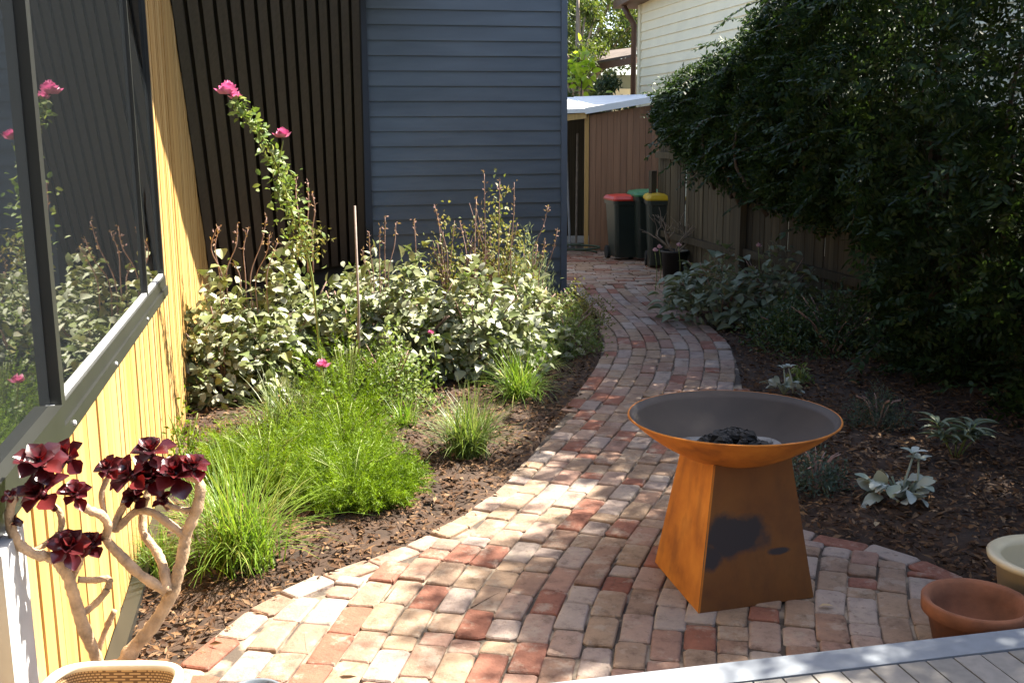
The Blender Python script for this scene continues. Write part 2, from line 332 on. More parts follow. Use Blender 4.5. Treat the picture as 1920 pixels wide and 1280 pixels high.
LEFT = [(-1.36, 2.3), (-1.28, 2.9), (-1.156, 3.42), (-1.006, 3.887), (-.765, 4.191), (-.565, 4.389), (-.396, 4.606), (-.213, 4.917), (-.005, 5.444), (.187, 6.145),
        (.432, 7.04), (.672, 8.22), (.787, 9.09), (.851, 10.15), (.80, 11.3), (.70, 12.2), (.64, 12.9)]
RIGHT = [(2.9, 2.3), (2.75, 3.2), (2.35, 3.62), (2.05, 3.88), (1.858, 4.07), (1.759, 4.26), (1.617, 4.44), (1.317, 4.64), (1.20, 4.80), (1.17, 5.1), (1.25, 5.6), (1.40, 6.3),
         (1.589, 7.155), (1.74, 8.0), (1.87, 9.05), (1.85, 9.7), (1.78, 10.4), (1.80, 11.5), (1.93, 12.9)]
LEFT = [p[:2] for p in smoothpath([np.array([*p, 0]) for p in LEFT], 5)]; RIGHT = [p[:2] for p in smoothpath([np.array([*p, 0]) for p in RIGHT], 5)]
POLY = np.array(LEFT + RIGHT[::-1])
def inside(pts, poly):
    x, y = pts[:, 0], pts[:, 1]; r = np.zeros(len(pts), bool); j = len(poly)-1
    for i in range(len(poly)):
        xi, yi = poly[i]; xj, yj = poly[j]
        r ^= ((yi > y) != (yj > y)) & (x < (xj-xi)*(y-yi)/(yj-yi+1e-12)+xi); j = i
    return r
def dist_poly(pts, poly):
    d = np.full(len(pts), 1e9); A = poly; B = np.roll(poly, -1, 0)
    for a, b in zip(A, B):
        ab = b-a; t = np.clip(((pts-a)@ab)/(ab@ab+1e-12), 0, 1); d = np.minimum(d, np.linalg.norm(pts-(a+t[:, None]*ab), axis=1))
    return d
# soil of the two beds: one relief sheet that dips below the paving
gx = np.arange(-3.2, 5.6, .05); gy = np.arange(2.2, 15.4, .05); X, Y = np.meshgrid(gx, gy); pts = np.stack([X.ravel(), Y.ravel()], 1)
PAVE2 = np.array([(.45, 12.2), (2.3, 12.2), (2.6, 16.8), (-.2, 16.8)])
ins = inside(pts, POLY) | inside(pts, PAVE2); dd = np.minimum(dist_poly(pts, POLY), 9)
Z = np.where(ins, -.07, -.022+.05*np.clip(dd/.7, 0, 1)) + rng.normal(size=len(pts))*.007 + .012*np.sin(pts[:, 0]*7.3+pts[:, 1]*4.1)*np.where(ins, 0, 1)
nx, ny = len(gx), len(gy); idx = np.arange(nx*ny).reshape(ny, nx)
F = np.stack([idx[:-1, :-1], idx[:-1, 1:], idx[1:, 1:], idx[1:, :-1]], -1).reshape(-1, 4)
tag(link('garden_soil', np_mesh('garden_soil', np.column_stack([pts, Z]), F), m_soil), 'dark crumbly soil of the garden beds either side of the brick path', 'soil', kind='structure')

# brick path: sandy bed + bricks
mb = MB(); mb.add([(p[0], p[1], -.014) for p in POLY], [tuple(range(len(POLY)))[::-1]]); mb.add([(p[0], p[1], -.018) for p in PAVE2], [(0, 1, 2, 3)])
path = mb.build('brick_path', m_joint); tag(path, 'winding path of old reclaimed bricks opening into a small patio', 'path', kind='structure')
def offset_line(P, d):
    P = np.asarray(P, float); t = np.gradient(P, axis=0); t /= np.linalg.norm(t, axis=1, keepdims=True)+1e-9
    return P + np.stack([t[:, 1], -t[:, 0]], 1)*d      # to the right of travel
nl = sum(1 for p in LEFT if p[1] < 5.4)
r0 = [i for i, p in enumerate(RIGHT) if p[1] < 4.78][-1]
BW = .118
Lin = np.concatenate([offset_line(LEFT, BW+.004)[:nl], np.array(LEFT[nl:])]); Rin = np.concatenate([offset_line(RIGHT, -BW-.004)[:r0], np.array(RIGHT[r0:])])
POLYIN = np.concatenate([Lin, Rin[::-1]])
REF = [(-.66, 2.2), (-.60, 2.7), (-.496, 3.265), (-.351, 4.025), (-.154, 4.668), (.107, 5.353), (.378, 6.14), (.70, 7.18), (.944, 8.21), (1.064, 9.076), (1.04, 10.14), (.92, 11.4), (.86, 12.9)]
REF = np.array([p[:2] for p in smoothpath([np.array([*p, 0]) for p in REF], 12)])
DECK0 = np.array([.360, 2.945])
bricks = []      # four corners each
def walk(line, keep, half, lenf, jit=True):
    seg = np.linalg.norm(np.diff(line, axis=0), axis=1); s = np.concatenate([[0], np.cumsum(seg)]); sd_ = np.arange(0, s[-1], .01)
    C = np.stack([np.interp(sd_, s, line[:, 0]), np.interp(sd_, s, line[:, 1])], 1); T = np.gradient(C, axis=0); T /= np.linalg.norm(T, axis=1, keepdims=True); Nn = np.stack([T[:, 1], -T[:, 0]], 1)
    k = keep(C); i = 0; n = len(C); first = True
    while i < n:
        if not k[i]: i += 1; first = True; continue
        L = lenf(C[i])
        if first: L *= random.choice([.35, .6, .85, 1]); first = False
        j = min(i+max(4, int(L/.01)), n-1); jj = i
        while jj < j and k[jj]: jj += 1
        if jj < j or n-1-j < 1: first = True
        if jj - i >= 4:
            g = .0028+.002*random.random(); a, b = i, jj
            sh = random.gauss(0, .0025)
            bricks.append([C[a]+T[a]*g-Nn[a]*(half-sh), C[a]+T[a]*g+Nn[a]*(half+sh), C[b]-T[b]*g+Nn[b]*(half+sh), C[b]-T[b]*g-Nn[b]*(half-sh)])
        i = max(jj, i+1)
        if jj >= n-1: break
def blen(p):
    f = 1+min(.75, max(0, p[1]-6.2)*.18)
    return f*random.choices([.232, .205, .115, .165], [.6, .12, .18, .1])[0]
for k in range(-8, 30):
    line = offset_line(REF, k*BW+.03)
    walk(line, lambda C: inside(C, POLYIN) & (((C-DECK0)@UH[:2]) > -.12) & (C[:, 1] < 12.55), BW/2-.0032, blen)
walk(offset_line(LEFT, BW/2)[:nl+1], lambda C: C[:, 1] > 2.4, BW/2-.004, lambda p: random.choice([.23, .23, .21, .17]))
walk(offset_line(RIGHT, -BW/2)[:r0+1], lambda C: C[:, 1] > 2.6, BW/2-.004, lambda p: random.choice([.23, .23, .22]))
nfar = len(bricks)
for j in range(30):      # far paving: rows laid across
    y0 = 12.62+j*.125
    x = .2-random.random()*.2
    while x < 2.5:
        c = np.array([[x, y0], [x+.225, y0], [x+.225, y0+.118], [x, y0+.118]]); x += .236
        if inside(c.mean(0)[None], PAVE2)[0]: bricks.append(list(c))
def brick_geo(q):
    q = [np.asarray(p) for p in q]; lx = np.linalg.norm(q[1]-q[0]); ly = np.linalg.norm(q[3]-q[0]); r = min(.013, lx*.2, ly*.2)*random.uniform(.6, 1.4)
    def bil(a, b): return (q[0]*(1-a)+q[1]*a)*(1-b)+(q[3]*(1-a)+q[2]*a)*b
    def ring(ins, rr):
        out = []
        for (cx, cy, a0) in ((0, 0, 180), (1, 0, 270), (1, 1, 0), (0, 1, 90)):
            for da in (0, 45, 90):
                an = R_(a0+da); x = (ins+rr if cx == 0 else lx-ins-rr)+rr*math.cos(an); y = (ins+rr if cy == 0 else ly-ins-rr)+rr*math.sin(an)
                out.append(bil(x/lx, y/ly))
        return out
    jr = [np.array([random.gauss(0, .0026), random.gauss(0, .0026)]) for _ in range(12)]
    dz = random.gauss(0, .0035); tx, ty = random.gauss(0, .009), random.gauss(0, .009); c = bil(.5, .5)
    def zz(p, z): return (p[0], p[1], z+dz+(p[0]-c[0])*tx+(p[1]-c[1])*ty)
    A = [p+j for p, j in zip(ring(0, r), jr)]; B = [p+j for p, j in zip(ring(.0045, r), jr)]; Cc = [p+j for p, j in zip(ring(.011, r*.7), jr)]
    V = [(p[0], p[1], -.045) for p in A]+[zz(p, -.0065) for p in A]+[zz(p, -.0014) for p in B]+[zz(p, .0) for p in Cc]
    F = []
    for k in range(3):
        for i in range(12): F.append((k*12+i, k*12+(i+1) % 12, (k+1)*12+(i+1) % 12, (k+1)*12+i))
    F.append(tuple(range(36, 48))); return V, F
def px_area(q):
    P = []
    for c in q:
        v = np.array([c[0], c[1], 0])-Cv; z = v@Fv
        if z < .2: return 0
        P.append((960+FPX*(v@Rv)/z, 640-FPX*(v@Uv)/z))
    P = np.array(P); m = P.mean(0)
    if not (-60 < m[0] < 1980 and -10 < m[1] < 1330): return 0
    if 1260 < m[0] < 1500 and 760 < m[1] < 1110: return 1       # behind the fire pit
    x, y = P[:, 0], P[:, 1]; return .5*abs(np.dot(x, np.roll(y, 1))-np.dot(y, np.roll(x, 1)))
order = sorted(range(len(bricks)), key=lambda i: -px_area(bricks[i])); far = MB()
for r, i in enumerate(order):
    q = bricks[i]
    if px_area(q) <= 0 and r > 300 and np.mean([c[1] for c in q]) < 2.2: continue
    V, F = brick_geo(q)
    if r < 300:
        c = np.mean(q, 0); me = bpy.data.meshes.new('brick'); me.from_pydata([(v[0]-c[0], v[1]-c[1], v[2]) for v in V], [], F); me.update(); me.polygons[-1].use_smooth = True
        link('brick', me, m_brick, path, False, (c[0], c[1], 0))
    else: far.add(V, F)
o = far.build('brick_field', m_brick, path); o['kind'] = 'stuff'

# bark mulch scattered over both beds
cand = np.column_stack([rng.uniform(-2.6, 4.6, 110000), 2.7+rng.random(110000)**1.6*8.5]); dp = dist_poly(cand, POLY)
wallx = OH[0]-(cand[:, 1]-OH[1])*math.tan(ANG)
ok = ~inside(cand, POLY) & (dp > .012) & (cand[:, 0] > wallx+.02) & (((cand-DECK0)@UH[:2]) > .02)
ok |= (dp < .05) & inside(cand, POLY) & (rng.random(len(cand)) < .10) & (cand[:, 0] < .5)
cand = cand[ok][:60000]; n = len(cand); zc = np.where(inside(cand, POLY), .004, -.012+.05*np.clip(dist_poly(cand, POLY)/.7, 0, 1))
P = np.column_stack([cand, zc+rng.random(n)*.014]); a = rng.uniform(0, 2*math.pi, n)
D = np.column_stack([np.cos(a), np.sin(a), rng.normal(size=n)*.28]); Nn = unit(np.column_stack([rng.normal(size=(n, 2))*.45, np.ones(n)]))
me = leaf_mesh('bark_mulch', P, D, Nn, .010+.06*rng.random(n)**1.5, .006+.020*rng.random(n)**1.3, .22)
tag(link('bark_mulch', me, m_chip), 'brown bark chips and dead leaves strewn over the garden beds', 'mulch', kind='stuff')

# ================================================================== LEFT HOUSE with pale timber wall, windows and leaning dark wall
house = empty('timber_house', HP(0, 0, 0), 'house with pale vertical timber boards, dark windows and a leaning charcoal wall', 'house')
def rake(u): return 2.67-1.028*(u-4.08)
MB().prism([HP(-3.6, -.04, -.1), HP(6.7, -.04, -.1), HP(6.7, -.04, 0), HP(2.55, -.04, 4.24), HP(-3.6, -.04, 4.24)], -NH*.25).build('wall_core', m_black, house)
u = -3.4
while u < 6.55:
    w = random.choice([.062, .075, .085, .095]); u1 = min(u+w, 2.47) if u < 2.47 else u+w
    d = random.uniform(-.004, .004); g = .0022; h0 = .015
    if u < 2.47: ha = hb = .94
    else: ha, hb = rake(u+g)-.01, rake(u1-g)-.01
    if hb > .05:
        P = [HP(u+g, -.035, h0), HP(u+g, d, h0), HP(u1-g, d, h0), HP(u1-g, -.035, h0), HP(u+g, -.035, ha), HP(u+g, d, ha), HP(u1-g, d, hb), HP(u1-g, -.035, hb)]
        MB().hexa(P).build('timber_board', m_timber, house)
    u = u1 + (.012 if abs(u1-2.47) < 1e-6 else 0)
# window band
win = MB()
win.hbox(-3.4, 2.478, -.03, .025, .928, .975)
win.hbox(-3.4, 2.478, -.03, .015, .975, 1.03)
for a, b in ((-.482, -.43), (1.717, 1.738), (2.455, 2.478), (-2.2, -2.145)): win.hbox(a, b, -.03, .022 if b < 0 else .008, 1.03, 4.2)
win.hbox(-3.4, 2.478, -.03, .05, 4.16, 4.24)
window = win.build('window', m_frame, house)
MB().hbox(-3.4, -.505, -.03, .030, .978, 1.045).build('sill_rail', m_frame, window)
for a, b in ((-3.4, -2.2), (-2.145, -.482), (-.43, 1.717), (1.738, 2.455)):
    MB().hbox(a-.004, b+.004, -.028, -.008, 1.02, 4.17).build('pane', m_glass, window)
    MB().hbox(a, b, -.008, .004, 1.031, 1.042).build('glazing_bead', m_grey, window)
for u_, h_ in ((-.35, .955), (-.62, .955), (-1.02, .955), (.5, .955), (1.5, .955)):
    b = MB(); c = HP(u_, .025, h_-.004); b.tube([c, c+NH*.006], [.009, .006], 10); b.build('rivet', m_grey, window)
MB().hbox(-1.34, -1.14, -.03, .05, .0, .925).build('corner_post', m_grey, house)
MB().hbox(-1.8, 2.2, .004, .06, -.03, .05).build('base_trim', m_frame, house)
# leaning charcoal wall
def LW(t, h, off=0.):
    uL = 4.08-(h-2.67)/1.028; uR = 5.41-(h-2.845)*1.087; dR = 1.359+(2.845-h)*.072
    return HP(uL*(1-t)+uR*t, dR*t, h) + (-UH*.73-ZU*.68)*off
lw = MB(); lw.hexa([LW(-.08, .40, -.25), LW(1, .40, -.25), LW(1, .40), LW(-.08, .40), LW(-.08, 4.2, -.25), LW(1, 4.2, -.25), LW(1, 4.2), LW(-.08, 4.2)])
lean = lw.build('leaning_wall', m_black, house)
nb = 15
for i in range(nb):
    t0, t1 = (i+.10)/nb, (i+.80)/nb
    MB().hexa([LW(t0, .46, .002), LW(t1, .46, .002), LW(t1, .46, .045), LW(t0, .46, .045), LW(t0, 4.15, .002), LW(t1, 4.15, .002), LW(t1, 4.15, .045), LW(t0, 4.15, .045)]).build('batten', m_batten, lean)
MB().hexa([LW(0, .40, -.02)*[1, 1, 0], LW(1, .40, -.02)*[1, 1, 0], LW(1, .40, -.2)*[1, 1, 0], LW(0, .40, -.2)*[1, 1, 0], LW(0, .40, -.02), LW(1, .40, -.02), LW(1, .40, -.2), LW(0, .40, -.2)]).build('base_wall', m_black, house)
# unseen roof slab added above the frame: its edge throws the slanting shade on the timber
aw = [(-.5, 7.03), (3.56, 4.76), (5.7, 3.57), (7.85, 3.6)]
for a, b in zip(aw[:-1], aw[1:]):
    MB().hexa([HP(a[0], -.05, a[1]), HP(a[0], 2.2, a[1]), HP(b[0], 2.2, b[1]), HP(b[0], -.05, b[1]), HP(a[0], -.05, a[1]+.12), HP(a[0], 2.2, a[1]+.12), HP(b[0], 2.2, b[1]+.12), HP(b[0], -.05, b[1]+.12)]).build('shade_roof_slab', m_wbdark, house)

# deck's wing and verandah, added unseen behind the viewer to block sky light
MB().hexa([(-3.9, -2.4, 0), (4.6, -1.3, 0), (4.6, -5, 0), (-3.9, -6, 0), (-3.9, -2.4, 4.8), (4.6, -1.3, 4.8), (4.6, -5, 4.8), (-3.9, -6, 4.8)]).build('unseen_rear_wing', m_wb, house)
MB().hexa([(-3.0, -2.4, 2.95), (3.6, -1.5, 2.95), (3.2, .5, 2.8), (-3.2, -.6, 2.8), (-3.0, -2.4, 3.05), (3.6, -1.5, 3.05), (3.2, .5, 2.9), (-3.2, -.6, 2.9)]).build('unseen_verandah_roof', m_wbdark, house)

# ================================================================== weatherboard house
WC = np.array([.614, 12.084, 0])
def WP(a, b, h): return WC - NH*a + UH*b + ZU*h        # a: along front to the left, b: backwards
wb = empty('weatherboard_house', WC, 'blue grey weatherboard house end behind the flower bed', 'house')
MB().hexa([WP(.02, .03, -.1), WP(2.3, .03, -.1), WP(2.3, 5.5, -.1), WP(.02, 5.5, -.1), WP(.02, .03, 4.6), WP(2.3, .03, 4.6), WP(2.3, 5.5, 4.6), WP(.02, 5.5, 4.6)]).build('wall_core', m_black, wb)
for i in range(30):
    h0 = -.095+i*.158+random.gauss(0, .0012); h1 = h0+.166; a0, a1 = .056, 2.165
    MB().hexa([WP(a1, -.004, h0), WP(a0, -.004, h0), WP(a0, .03, h0), WP(a1, .03, h0), WP(a1, .014, h1), WP(a0, .014, h1), WP(a0, .03, h1), WP(a1, .03, h1)]).build('weatherboard', m_wb, wb)
    MB().hexa([WP(-.004, .06, h0), WP(-.004, 5.4, h0), WP(.03, 5.4, h0), WP(.03, .06, h0), WP(.014, .06, h1), WP(.014, 5.4, h1), WP(.03, 5.4, h1), WP(.03, .06, h1)]).build('weatherboard', m_wb, wb)
MB().hexa([WP(.055, -.02, -.1), WP(-.012, -.02, -.1), WP(-.012, .058, -.1), WP(.055, .058, -.1), WP(.055, -.02, 4.6), WP(-.012, -.02, 4.6), WP(-.012, .058, 4.6), WP(.055, .058, 4.6)]).build('corner_board', m_wbtrim, wb)
MB().hexa([WP(2.27, -.025, -.1), WP(2.168, -.025, -.1), WP(2.168, .028, -.1), WP(2.27, .028, -.1), WP(2.27, -.025, 4.6), WP(2.168, -.025, 4.6), WP(2.168, .028, 4.6), WP(2.27, .028, 4.6)]).build('edge_board', m_wbdark, wb)

# ================================================================== cream neighbour house
CC = np.array([2.69, 23, 0])
def CP(a, b, h): return CC - UH*a + NH*b + ZU*h       # a: towards the viewer along the wall, b: away behind the wall
ch = empty('cream_house', CC, 'cream weatherboard neighbour house beyond the fence with brown downpipe and small porch', 'house')
MB().hexa([CP(0, .04, 0), CP(12.5, .04, 0), CP(12.5, 5, 0), CP(0, 5, 0), CP(0, .04, 5.9), CP(12.5, .04, 5.9), CP(12.5, 5, 5.9), CP(0, 5, 5.9)]).build('wall_core', m_cream, ch)
for i in range(27):
    h0 = .9+i*.18; h1 = h0+.192
    MB().hexa([CP(.12, -.006, h0), CP(12.5, -.006, h0), CP(12.5, .038, h0), CP(.12, .038, h0), CP(.12, .02, h1), CP(12.5, .02, h1), CP(12.5, .038, h1), CP(.12, .038, h1)]).build('weatherboard', m_cream, ch)
MB().hexa([CP(-.02, -.03, 0), CP(.115, -.03, 0), CP(.115, .1, 0), CP(-.02, .1, 0), CP(-.02, -.03, 5.7), CP(.115, -.03, 5.7), CP(.115, .1, 5.7), CP(-.02, .1, 5.7)]).build('corner_board', m_cream, ch)
dp_ = MB(); dp_.tube([CP(-.1, -.08, .1), CP(-.1, -.08, 3.95), CP(-.12, -.2, 4.12), CP(-.12, -.3, 4.3)], .06, 10); dp_.build('downpipe', m_brown, ch, True)
MB().hexa([CP(-.5, -.42, 4.30), CP(12.8, -.42, 4.9), CP(12.8, 2, 4.9), CP(-.5, 2, 4.30), CP(-.5, -.42, 4.45), CP(12.8, -.42, 5.05), CP(12.8, 2, 5.4), CP(-.5, 2, 4.8)]).build('eave', m_brown, ch)
# porch at its back corner
pr = MB(); A_ = at(1108, 115, 24.5); B_ = at(1192, 95, 23.6)
rf = [np.array([1.62, 24.4, 3.20]), np.array([2.66, 23.4, 3.33]), np.array([2.9, 25.2, 3.6]), np.array([2.0, 26, 3.55])]
pr.prism(rf, ZU*.05); pr.build('porch_roof', m_tile, ch)
pf = MB(); pf.hexa([rf[0]-ZU*.14, rf[1]-ZU*.14, rf[1]-ZU*.14+[.05, .12, 0], rf[0]-ZU*.14+[.05, .12, 0], rf[0]-ZU*.004, rf[1]-ZU*.004, rf[1]-ZU*.004+[.05, .12, 0], rf[0]-ZU*.004+[.05, .12, 0]]); pf.build('porch_fascia', m_brown, ch)
MB().box((2.45, 24.6, 1.5), (.48, 0, 0), (0, .05, 0), (0, 0, 1.5)).build('porch_wall', m_sage, ch)
MB().box((2.52, 24.53, 1.7), (.22, 0, 0), (0, .02, 0), (0, 0, 1.0)).build('porch_door', m_cream, ch)

# ================================================================== shed, fence, deck
sh = empty('lean_to_shed', (1.15, 16.1, 0), 'brown board lean-to shed with white sloping roof beside the bins', 'shed')
x = 1.17
while x < 2.2:
    w = random.choice([.085, .095, .10]); x1 = min(x+w, 2.2)
    hb, ht = .02, 2.01+(x-1.15)*.155
    MB().hexa([(x+.002, 16.1, hb), (x1-.002, 16.1, hb), (x1-.002, 16.13, hb), (x+.002, 16.13, hb), (x+.002, 16.1, ht), (x1-.002, 16.1, ht+w*.155), (x1-.002, 16.13, ht+w*.155), (x+.002, 16.13, ht)]).build('board', m_shed, sh); x = x1
MB().box((1.13, 16.12, 1.0), (.03, 0, 0), (0, .045, 0), (0, 0, 1.02)).build('corner_post', m_timber, sh)
MB().hexa([(.2, 16.02, 1.86), (1.12, 16.02, 1.97), (1.12, 16.08, 1.97), (.2, 16.08, 1.86), (.2, 16.02, 1.98), (1.12, 16.02, 2.05), (1.12, 16.08, 2.05), (.2, 16.08, 1.98)]).build('beam', m_timber, sh)
rf = MB(); rf.hexa([(.1, 15.98, 2.02), (1.1, 15.98, 2.05), (1.1, 19, 2.30), (.1, 19, 2.30), (.1, 15.98, 2.08), (1.1, 15.98, 2.11), (1.1, 19, 2.36), (.1, 19, 2.36)])
rf.hexa([(1.1, 15.98, 2.03), (2.26, 15.98, 2.215), (2.26, 19, 2.31), (1.1, 19, 2.29), (1.1, 15.98, 2.12), (2.26, 15.98, 2.305), (2.26, 19, 2.40), (1.1, 19, 2.37)]); rf.build('roof', m_roof, sh)
MB().box((1.0, 18.6, 1.05), (1.1, 0, 0), (0, .04, 0), (0, 0, 1.05)).build('back_wall', m_fence, sh)
MB().box((2.2, 17.4, 1.05), (.03, 0, 0), (0, 1.2, 0), (0, 0, 1.05)).build('side_wall', m_shed, sh)
for i, (x_, y_, t_, m_) in enumerate(((.80, 16.5, .05, m_stake), (.92, 16.7, -.06, m_grey), (1.0, 16.45, .03, m_twig))):
    b = MB(); b.tube([(x_, y_, .0), (x_+t_, y_+.25, 1.75)], .018, 8); b.build('shaft', m_, None)
    o = bpy.data.objects[-1] if False else COL.objects[-1]
    o.name = 'garden_pole'; tag(o, ['brown wooden pole leaning in the open shed bay', 'pale grey pole leaning at the back of the open shed bay', 'thin twiggy pole leaning against the shed corner post'][i], 'pole')
# coil of hose at the foot of the shed
hp = [np.array([1.02+.24*math.cos(t)*(1+.03*t), 15.75+.13*math.sin(t), .025+.012*t]) for t in np.linspace(0, 11, 60)]
hb_ = MB(); hb_.tube(hp, .016, 6); tag(hb_.build('garden_hose', m_hose, None, True), 'dark hose coiled loosely at the foot of the shed', 'hose')

def FX(y): return 3.234-.249*(y-9)
fe = empty('paling_fence', (FX(9), 9, 0), 'weathered brown paling fence overhung by the dark hedge', 'fence')
FD = unit(np.array([-.249, 1, 0])); FN = np.array([-FD[1], FD[0], 0]); FN = FN if FN[0] < 0 else -FN      # FN points to the garden
y = 5.2
while y < 14.15:
    w = random.choice([.07, .08, .09]); c = np.array([FX(y), y, 0]); t = random.uniform(1.88, 1.99)+(.15 if y > 12.5 else 0); lean_ = FD*random.gauss(0, .012); dd_ = FN*random.gauss(0, .004)
    a_, b_ = FD*w/2, FN*.008
    q = [c-a_-b_, c+a_-b_, c+a_+b_, c-a_+b_]
    MB().hexa([p+ZU*.03+dd_ for p in q]+[p+ZU*t+lean_+dd_ for p in q]).build('paling', m_fence, fe); y += (w+random.uniform(.002, .007))*.97
for hh in (.45, 1.45):
    for ya, yb in ((5.2, 7.9), (7.9, 9.05), (9.12, 11.6), (11.7, 14.15),):
        a_, b_ = np.array([FX(ya), ya, hh])+FN*.03, np.array([FX(yb), yb, hh+.03])+FN*.03
        MB().hexa([a_-ZU*.04, a_-ZU*.04+FN*.04, b_-ZU*.04+FN*.04, b_-ZU*.04, a_+ZU*.04, a_+ZU*.04+FN*.04, b_+ZU*.04+FN*.04, b_+ZU*.04]).build('rail', m_fence, fe)
for yp in (6.5, 9.08, 11.65, 14.2):
    c = np.array([FX(yp), yp, 0])+FN*.075; MB().box(c+ZU*.62, FD*.05, FN*.035, ZU*.65).build('post', m_fence, fe)

dk = empty('timber_deck', (DECK0[0], DECK0[1], .2), 'grey timber deck with painted edge board beside the brick patio', 'deck')
def DP(a, b, h): return np.array([DECK0[0], DECK0[1], 0])+NH*a-UH*b+ZU*h
def dbox(a0, a1, b0, b1, h0, h1): return MB().hexa([DP(a0, b0, h0), DP(a0, b1, h0), DP(a1, b1, h0), DP(a1, b0, h0), DP(a0, b0, h1), DP(a0, b1, h1), DP(a1, b1, h1), DP(a1, b0, h1)])
dbox(-1.75, 2.6, 0, .115, .165, .203).build('edge_board', m_deckedge, dk)
dbox(-1.75, 2.6, .012, .04, -.04, .163).build('fascia', m_deckedge, dk)
a = -1.75
while a < 2.55:
    dbox(a, a+.088, .122, 3.6, .175, .2+random.gauss(0, .0008)).build('deck_board', m_deck, dk); a += .0945
for b0 in (.5, 1.5, 2.6): dbox(-1.7, 2.5, b0, b0+.05, .05, .174).build('joist', m_fence, dk)

# ================================================================== hedge over the fence
def interp(y, pts): return np.interp(y, [p[0] for p in pts], [p[1] for p in pts])
HB = [(2, .0), (8.25, .0), (8.55, .35), (8.9, .95), (10, .98), (11, 1.12), (12, 1.25), (13, 1.5), (13.6, 1.75), (14, 1.85), (14.2, 1.9)]
HT = [(2, 4.0), (5, 4.3), (8, 4.3), (9, 4.0), (10, 3.5), (11, 2.95), (12, 2.62), (13, 2.42), (13.6, 2.3), (14, 2.22), (14.2, 2.1)]
HF = [(2, 1.2), (5, 1.25), (8, 1.1), (9, .8), (10, .6), (11, .45), (12, .3), (13, .18), (14, .08), (14.6, .05)]
hd = empty('hedge', (FX(8)-.2, 8, 0), 'tall dark leafy hedge spilling over the paling fence', 'hedge')
ns = 22000; yy = 2.6+rng.random(ns)**.85*11.35
bb, tt, ff = interp(yy, HB), interp(yy, HT), interp(yy, HF); zz = bb+(tt-bb)*rng.random(ns)
rel = (zz-bb)/(tt-bb+1e-6); prof = np.sqrt(np.clip(1-(2*rel-1)**2*np.where(yy < 8.4, .55, .8), .05, 1))
lump = .72+.30*np.sin(yy*5.1+zz*3.3)*np.sin(zz*4.7+1.1)+.12*np.sin(yy*13+zz*9)
dep = ff*prof*lump*(1-(rng.random(ns)**2.0)*.95) - .25*(rng.random(ns) < .25)
base = np.column_stack([FX(yy), yy, zz])+FN*dep[:, None]
sdir = unit(FN*rng.uniform(.3, 1.2, (ns, 1))+rng.normal(size=(ns, 3))*.65+np.array([0, 0, -.15])); per = 9
t = np.linspace(.15, 1, per); SL = rng.uniform(.10, .22, ns)
P = (base[:, None]+sdir[:, None]*(t[None, :, None]*SL[:, None, None])).reshape(-1, 3)
side = unit(np.cross(sdir, rand_dirs(ns))); sgn = np.where(np.arange(per) % 2 == 0, 1, -1)
D = unit(sdir[:, None]*.55+side[:, None]*sgn[None, :, None]*.9+rng.normal(size=(ns, per, 3))*.22).reshape(-1, 3)
Nn = np.repeat(unit(np.cross(sdir, side)+np.array([0, 0, .5])), per, 0)
n = len(P); stuff_part('foliage', leaf_mesh('foliage', P-wloc(hd), D, Nn, rng.uniform(.045, .085, n), rng.uniform(.020, .034, n), .2), m_hedge, hd)
P = []; D = []
for i in range(150):
    y0 = random.uniform(6.5, 13.6); b0_, t0_, f0_ = interp(y0, HB), interp(y0, HT), interp(y0, HF); z0 = b0_+(t0_-b0_)*random.random(); p0 = np.array([FX(y0), y0, z0])+FN*f0_*.75
    d0 = unit(FN*random.uniform(.5, 1)+FD*random.gauss(0, .5)+ZU*random.uniform(-.4, .6)); L0 = random.uniform(.25, .5); tq = np.linspace(0, 1, 14)[:, None]; pt = p0+d0*tq*L0-ZU*(tq**2)*L0*random.uniform(.1, .6)
    for k in range(14):
        for sg in (-1, 1): P.append(pt[k]); D.append(unit(d0*.6+np.cross(d0, ZU)*sg*.8+np.array([random.gauss(0, .2), random.gauss(0, .2), random.gauss(-.2, .2)])))
    if i % 3 == 0: b = MB(); b.tube(list(pt[::3]), list(np.linspace(.006, .002, len(pt[::3]))), 5); b.build('twig', m_bark, hd, True)
P = np.array(P); D = np.array(D); n = len(P); stuff_part('spray', leaf_mesh('spray', P-wloc(hd), D, np.tile(ZU, (n, 1))+rng.normal(size=(n, 3))*.3, rng.uniform(.05, .09, n), rng.uniform(.02, .034, n), .15, .15, True), m_hedge, hd)
for i in range(26):
    y0 = random.uniform(5.4, 13.2); p0 = np.array([FX(y0), y0, max(.02, interp(y0, HB)-.2)])-FN*random.uniform(-.15, .1); b = MB(); tp = interp(y0, HT)-.3
    b.tube(smoothpath([p0, p0+FN*random.uniform(.1, .3)+ZU*(tp-p0[2])*.4+FD*random.gauss(0, .3), np.array([FX(y0), y0, tp])+FN*random.uniform(.1, .4)+FD*random.gauss(0, .5)], 4), list(np.linspace(.028, .006, 9)), 6); b.build('branch', m_bark, hd, True)

